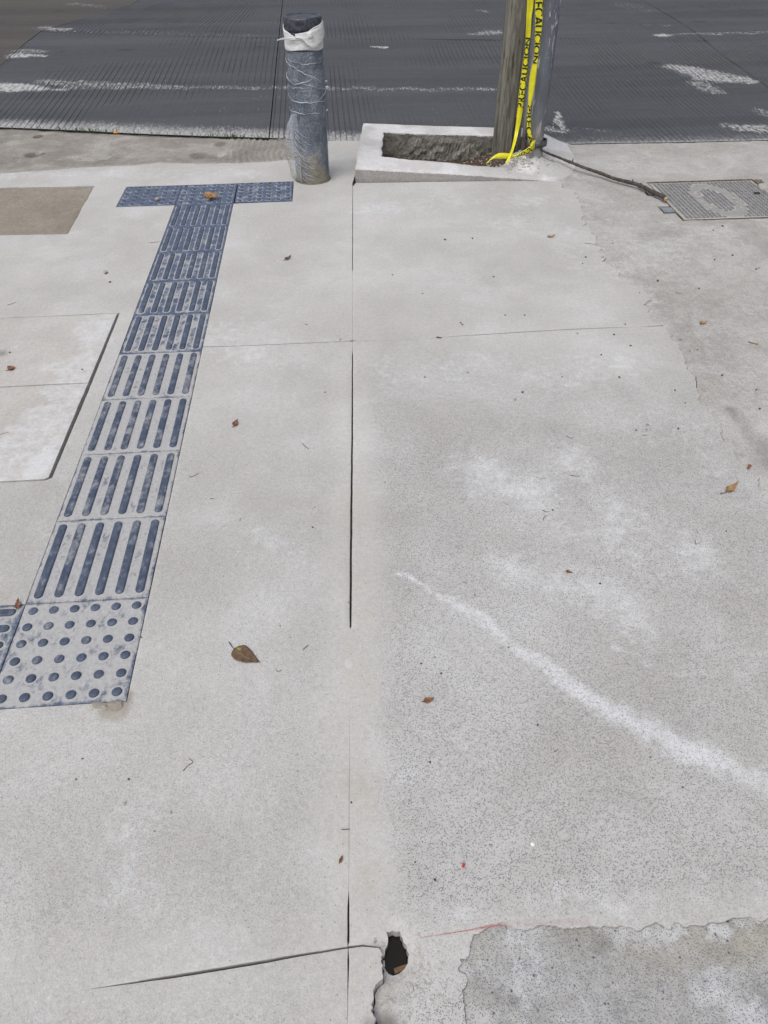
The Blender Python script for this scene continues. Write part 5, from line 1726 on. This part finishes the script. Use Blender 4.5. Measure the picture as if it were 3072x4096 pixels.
# ---------------------------------------------------------------- leaves
def leaf_mat(name, c1, c2, vein, patchc=None):
    t = NT(name)
    tc = t.n.new('ShaderNodeTexCoord')
    ob = tc.outputs['Object']
    n = t.noise(90, 4, .65, ob)
    col = t.mix(t.ramp(n, .3, .7), c1, c2)
    at = t.attr('M1')
    r, g = t.sep(at.outputs['Color'])[:2]
    col = t.mix(t.math('MULTIPLY', r, .6), col, vein)
    if patchc: col = t.mix(t.ramp(t.math('ADD', g, t.math('MULTIPLY', t.math('SUBTRACT', n, .5), 1.0)), .35, .7, 0, .9), col, patchc)
    t.bump(t.math('ADD', n, r), .001)
    return t.done(col, .6, .35)
def leaf_mesh(L, Wd, curl=.15, bend=.1, roll=0.0, tip=.55, sweep=0.0):
    """blade along +x with midrib, blunt base and drawn-out tip; edges curl up"""
    nu, nv = 26, 11
    V, A = [], []
    for i in range(nu):
        u = i / (nu - 1)
        w = Wd * (math.sin(math.pi * min(1, u ** .62)) ** .85 if u < 1 else 0) * (1 - .25 * u) + .0004
        if u > .72: w = Wd * .72 * ((1 - u) / .28) ** 1.25 * .62 + .0004 if False else w * (1 - .35 * (u - .72) / .28)
        for j in range(nv):
            s_ = (j / (nv - 1) - .5) * 2
            y = s_ * w / 2 + sweep * L * max(0, u - .45) ** 2
            z = curl * w * s_ * s_ * .5 + bend * L * (u - .4) ** 2 + roll * L * s_ * .2 * u + .0015 + .0012 * math.sin(u * 22 + s_ * 3)
            V.append((u * L, y, z))
            A.append((max(0, 1 - abs(s_) * 9) + .35 * (abs((u * 9 - abs(s_) * 1.6) % 1 - .5) < .06), max(0, 1 - math.hypot(u - .12, s_ * .3 - .10) / .15), 0, 1))
    F = [(i * nv + j, (i + 1) * nv + j, (i + 1) * nv + j + 1, i * nv + j + 1) for i in range(nu - 1) for j in range(nv - 1)]
    me = mesh('blade', V, F, True)
    put_attr(me, 'M1', A)
    return me
def add_leaf(px_base, px_tip, wd, mat, label, curl=.2, bend=.1, roll=0, stem=.3, sweep=0, z=.001, flip=False):
    a, b = np.array(px_base), np.array(px_tip)
    d = b - a
    L = float(np.linalg.norm(d))
    lf = empty('leaf', (float(a[0]), float(a[1]), z))
    lf.rotation_euler = (0, 0, math.atan2(d[1], d[0]))
    tag(lf, label, 'leaf')
    bl = link('blade', leaf_mesh(L, wd, curl, bend, roll, sweep=sweep), mat, lf)
    md = bl.modifiers.new('s', 'SOLIDIFY'); md.thickness = .0006
    if stem > 0:
        V, F = tube([(L * .05, 0, .002), (-.3 * stem * L, .02 * L, .003), (-stem * L, .10 * L, .002)], [.0009, .0009, .0012], 6)
        link('stalk', mesh('stalk', V, F, True), M_STALK, lf)
    return lf
M_STALK = simple('leaf_stalk', (0.06, 0.04, 0.03), (0.14, 0.09, 0.06), 60, .7, .3)
M_LEAF1 = leaf_mat('brown_leaf', (0.085, 0.052, 0.032), (0.14, 0.09, 0.055), (0.18, 0.12, 0.07), (0.24, 0.24, 0.05))
M_LEAF2 = leaf_mat('tan_leaf', (0.25, 0.145, 0.06), (0.36, 0.23, 0.11), (0.18, 0.10, 0.05))
M_LEAF3 = leaf_mat('rust_leaf', (0.15, 0.065, 0.035), (0.26, 0.13, 0.075), (0.10, 0.05, 0.03))
add_leaf((0.5248,-0.1781), (0.584,-0.2263), .046, M_LEAF1, 'large brown pointed leaf with yellow green patch on the pale slab', .12, .05, 0, .30, .30)
add_leaf((1.893,0.272), (1.932,0.2934), .020, M_LEAF2, 'curled tan leaf standing on edge beside the rough apron seam', .9, 1.3, .5, .45, 0)
add_leaf((0.9493,-0.3533), (0.9725,-0.3475), .013, M_LEAF3, 'small curled dark brown leaf on the speckled slab', .6, .5, .3, .15, .1)
add_leaf((0.146,2.804), (0.213,2.733), .045, M_LEAF2, 'crumpled dry tan leaf on the far studded tile', .7, .8, .5, .0, .3, .006)
add_leaf((0.17,2.736), (0.1838,2.794), .03, M_LEAF2, 'small folded tan leaf piece on the far studded tile', .9, .5, .5, .0, .0, .006)
add_leaf((-0.0134,-0.0173), (-0.0187,0.0137), .012, M_LEAF3, 'rust brown leaf scrap at the corner of the studded tile', .5, .4, .3, .2, 0, .004)
add_leaf((-0.3717,1.115), (-0.3517,1.13), .026, M_LEAF3, 'dry red brown leaf scrap on the upper cover slab', .8, .6, .4, .3, 0)
add_leaf((0.4566,0.7092), (0.4672,0.7387), .016, M_LEAF3, 'tiny red brown folded leaf right of the ribbed tiles', .9, .6, .4, .2, 0)
add_leaf((2.203,1.249), (2.233,1.247), .014, M_LEAF2, 'pale tan curled leaf sliver on the crossing by the cross joint', .9, 1.0, .3, 0, 0)
add_leaf((1.356,0.0039), (1.372,-0.0027), .007, M_LEAF3, 'stubby brown leaf fragment lying on the speckled slab', 1.0, .3, 0, 0, 0)
add_leaf((0.7571,-0.681), (0.7621,-0.6691), .006, M_LEAF3, 'little rust coloured leaf beside the saw cut', .4, .3, 0, .15, 0)
add_leaf((2.017,0.3885), (1.999,0.3685), .010, M_LEAF3, 'tiny brown leaf on the rough apron edge', .6, .4, 0, 0, 0)
add_leaf((1.817,2.124), (1.854,2.127), .016, M_LEAF2, 'pale tan leaf scrap near the planter on the slab', .6, .8, .2, 0, 0)
add_leaf((0.5867,1.969), (0.6142,1.994), .014, M_LEAF1, 'dark shrivelled leaf scrap between ribbed tiles and saw cut', .9, .8, .4, .2, 0)
add_leaf((1.175,1.224), (1.196,1.219), .008, M_LEAF1, 'thin brown leaf sliver lying across the joint', .6, .3, 0, 0, 0)

# ---------------------------------------------------------------- twigs
def place_of(p):
    x, y = p[0], p[1]
    if x > float(np.interp(y, [q[1] for q in APRON_B[::-1]], [q[0] for q in APRON_B[::-1]])): return 'on the rough driveway crossing' if y < 2.2 else 'on the crossing near the iron cover'
    if x > J1x(y): return 'on the smooth slab below the planter' if y > yJ2 else 'on the slab right of the wide open saw cut' if y > .35 else 'on the speckled slab with the white streak'
    if x > .3: return 'between ribbed tiles and saw cut'
    if y < -.3: return 'on the slab below the lowest studded tile'
    if .48 < y < 1.53 and x < -.06: return 'on a cover slab beside the ribbed tiles'
    return 'left of the ribbed tiles'
M_TWIG = simple('twig_bark', (0.085, 0.06, 0.045), (0.20, 0.15, 0.11), 80, .85, .2)
def add_twig(px, r, label, group=None, z=.0015):
    P = spline([(p[0], p[1], z + .0006) for p in px], 5)
    V, F = tube(P - P[0], [r * (1 - .4 * i / len(P)) for i in range(len(P))], 6)
    o = link('twig', mesh('twig', V, F, True), M_TWIG)
    o.location = P[0]
    return tag(o, label, 'twig', group)
add_twig([(0.4461,-0.4757),(0.4539,-0.4654),(0.4631,-0.4584),(0.4535,-0.4499)], .0008, 'hooked dark twig on the slab below the studded tile')
add_twig([(0.6851,-0.1918),(0.6921,-0.1851),(0.6979,-0.1798)], .0010, 'short brown twig to the right of the large brown leaf')
add_twig([(0.6245,-0.2445),(0.6303,-0.2491),(0.6369,-0.2455)], .0008, 'tiny dark curved twig below the large brown leaf')
add_twig([(0.7617,-0.62),(0.7779,-0.6203)], .0009, 'short dark twig lying across the saw cut')
add_twig([(0.677,0.6014),(0.6864,0.5853),(0.6973,0.5717)], .0012, 'thin brown twig left of the wide open saw cut')
TG = 'thin twigs scattered on the concrete'
for pts in ([(1.507,0.5773),(1.515,0.5635),(1.526,0.5652)], [(1.468,0.3846),(1.481,0.3789),(1.496,0.3778)], [(1.73,0.0901),(1.727,0.0751),(1.738,0.0781)], [(2.206,1.514),(2.224,1.505),(2.238,1.497)],
            [(1.972,2.041),(1.996,2.033),(2.024,2.008)], [(1.746,0.5609),(1.762,0.5597)], [(1.35,0.2397),(1.357,0.2329),(1.367,0.23)], [(1.342,0.1991),(1.35,0.2107),(1.36,0.2181)], [(0.3433,0.4639),(0.3568,0.4675),(0.3701,0.4793)],
            [(-0.5279,1.628),(-0.5114,1.64),(-0.499,1.652)], [(-0.2817,0.7221),(-0.2691,0.7318),(-0.2572,0.7335)], [(0.4153,0.3596),(0.4208,0.3614),(0.4282,0.3586)], [(0.6799,1.37),(0.6916,1.365)], [(0.0626,0.299),(0.0705,0.3005),(0.0804,0.3017)],
            [(-0.0502,2.218),(-0.0276,2.222),(-0.005,2.226)], [(1.087,-0.0116),(1.097,-0.0175)], [(0.9866,-0.6297),(0.9916,-0.6349)], [(1.203,-0.492),(1.213,-0.4871)]):
    add_twig(pts, .0009, 'thin stray twig ' + place_of(pts[0]), TG)

# ---------------------------------------------------------------- pebbles and crumbs one can pick out
M_PEB = [M_DARKST, M_STONE]
def peb(p, s, kind, z=0.0):
    o = link('pebble', SM[(int(abs(p[0] * 1000)) + kind) % 6].copy(), None)
    o.data.materials.append(M_PEB[kind])
    o.location = (p[0], p[1], z + s * .45)
    o.scale = (s, s, s)
    o.rotation_euler = (0, 0, rng.uniform(0, 6.28))
    return o
o = peb((-0.1001,2.774), .016, 1, .001); tag(o, 'pale stone lying on the far left studded tile', 'pebble')
o = peb((-0.1888,1.9), .013, 1); tag(o, 'grey brown pebble between upper cover slab and ribbed tiles', 'pebble')
DP = 'dark pebbles scattered over the concrete'
for p in [(-0.1535,1.808),(1.439,-0.5859),(2.691,2.184),(2.626,2.14),(2.598,1.854),(2.638,1.704),(2.656,1.715),(2.319,1.544),(2.497,1.814),(2.173,1.629),(2.06,1.526),(1.917,1.269),(1.849,1.192),(1.468,1.379),(1.545,1.372),(1.284,1.333),(1.38,0.2394),(1.579,0.9175),(1.777,0.8984),(1.735,0.5885),(1.768,0.5886),(1.947,0.7267),(1.87,0.5858),(1.749,0.1196),(1.828,0.1173),(1.941,0.8028),(2.178,0.6731),(2.217,0.7836),(2.139,0.8822),(2.091,1.054),(2.121,1.058),(1.759,1.052),(1.886,1.107),(0.7077,0.2205),(0.7148,0.302),(1.421,0.8322),(1.487,1.725),(1.164,1.593),(1.055,1.781),(1.331,2.136),(1.462,2.139),(1.903,1.825),(1.934,1.888),(-0.2186,0.774),(-0.1676,0.7024),(-0.1122,0.6383),(-0.404,1.242),(-0.1095,1.1),(0.303,-0.1261),(0.3387,-0.4859),(0.2334,-0.478),(0.2355,-0.4328),(0.7824,-0.5673),(0.9551,-0.2512),(0.9461,-0.4949),(1.397,-0.5179),(1.163,-0.2212),(1.184,-0.4266),(1.111,-0.0554),(1.432,-0.0426),(1.376,-0.0824),(0.9886,-0.2363),(0.9971,-0.2818),(0.8949,-0.6904),(0.9278,-0.7238)]:
    tag(peb(p, float(rng.uniform(.0018, .0036)) * (1 + .45 * max(0, p[1])), 0), 'tiny dark pebble lying loose ' + place_of(p), 'pebble', DP)
LP = 'pale crumbs scattered over the concrete'
for p in [(2.1,2.027),(2.01,1.882),(1.714,1.213),(2.086,1.139),(1.781,0.6147),(1.101,0.9528),(1.255,0.9733),(0.9199,0.3955),(0.8123,1.239),(0.6295,-0.1173),(0.7967,-0.0556),(0.4068,-0.5957),(0.3406,-0.5365),(0.4321,-0.562),(0.6765,-0.4937),(0.813,-0.8178),(1.289,1.316),(0.5071,0.2663),(0.9539,0.4509),(0.751,0.886),(0.0955,1.084),(1.387,0.7894),(1.038,-0.6691),(1.154,-0.7276)]:
    tag(peb(p, float(rng.uniform(.0025, .0045)) * (1 + .4 * max(0, p[1])), 1), 'small pale crumb lying loose ' + place_of(p), 'pebble', LP)

# ---------------------------------------------------------------- litter
def butt(px, ang, L, r, c1, c2, label, cat='cigarette butt', z=0):
    V, F = tube([(-L / 2, 0, r), (-L * .1, 0, r * 1.02), (L * .25, .0006, r * .95), (L / 2, 0, r * .9)], [r, r * 1.02, r * .92, r * .8], 10)
    o = link('cigarette_butt', mesh('cigarette_butt', V, F, True), simple('butt_' + label.split()[0], c1, c2, 70, .85, .2))
    o.location = (px[0], px[1], z)
    o.rotation_euler = (0, 0, ang)
    return tag(o, label, cat)
butt((2.346,1.091), -.75, .034, .0042, (0.36, 0.29, 0.23), (0.52, 0.46, 0.40), 'flattened beige cigarette butt on the rough crossing')
butt((-0.5557,4.045), .1, .036, .006, (0.62, 0.22, 0.03), (0.75, 0.33, 0.06), 'orange cigarette filter lying in the gutter seam', z=-.01)
V, F = lathe([(.0044, 0), (.0046, .0012), (.0042, .0022), (.0002, .0024)], 18)
o = link('bottle_lid_disc', mesh('bottle_lid_disc', V, F, True), simple('white_plastic', (.62, .62, .62), (.72, .72, .72), 40, .5))
o.location = (*(1.118,-0.6742), .001)
tag(o, 'tiny white plastic disc on the speckled slab', 'plastic disc')
V, F = box_vf(-.004, .004, -.0025, .0025, 0, .0016)
o = link('red_scrap', mesh('red_scrap', V, F), simple('red_paper', (.35, .04, .05), (.48, .07, .08), 60, .7))
o.location = (*(0.983,-0.7028), .0012); o.rotation_euler = (0, .1, 1.1)
tag(o, 'tiny red plastic scrap on the speckled slab', 'scrap')
# moss and grass in the seam between gutter and road
parts = []
for k in range(150):
    x = float(rng.choice([rng.uniform(-1.3, .55), rng.normal(-.75, .12), rng.normal(.18, .10)]))
    y = float(edge_y(np.array([x]))[0]) - .012 + rng.normal(0, .008)
    h = rng.uniform(.006, .022)
    a = rng.uniform(0, 6.28)
    P = [(x, y, -.02), (x + .004 * math.cos(a), y + .004 * math.sin(a), h * .6), (x + .012 * math.cos(a), y + .010 * math.sin(a), h)]
    parts.append(tube(P, [.0016, .0013, .0004], 4))
V, F = joinvf(parts)
tag(link('seam_grass', mesh('seam_grass', V, F), M_GRASS), 'sparse green moss and grass in the seam between gutter and road', 'grass', kind='stuff')
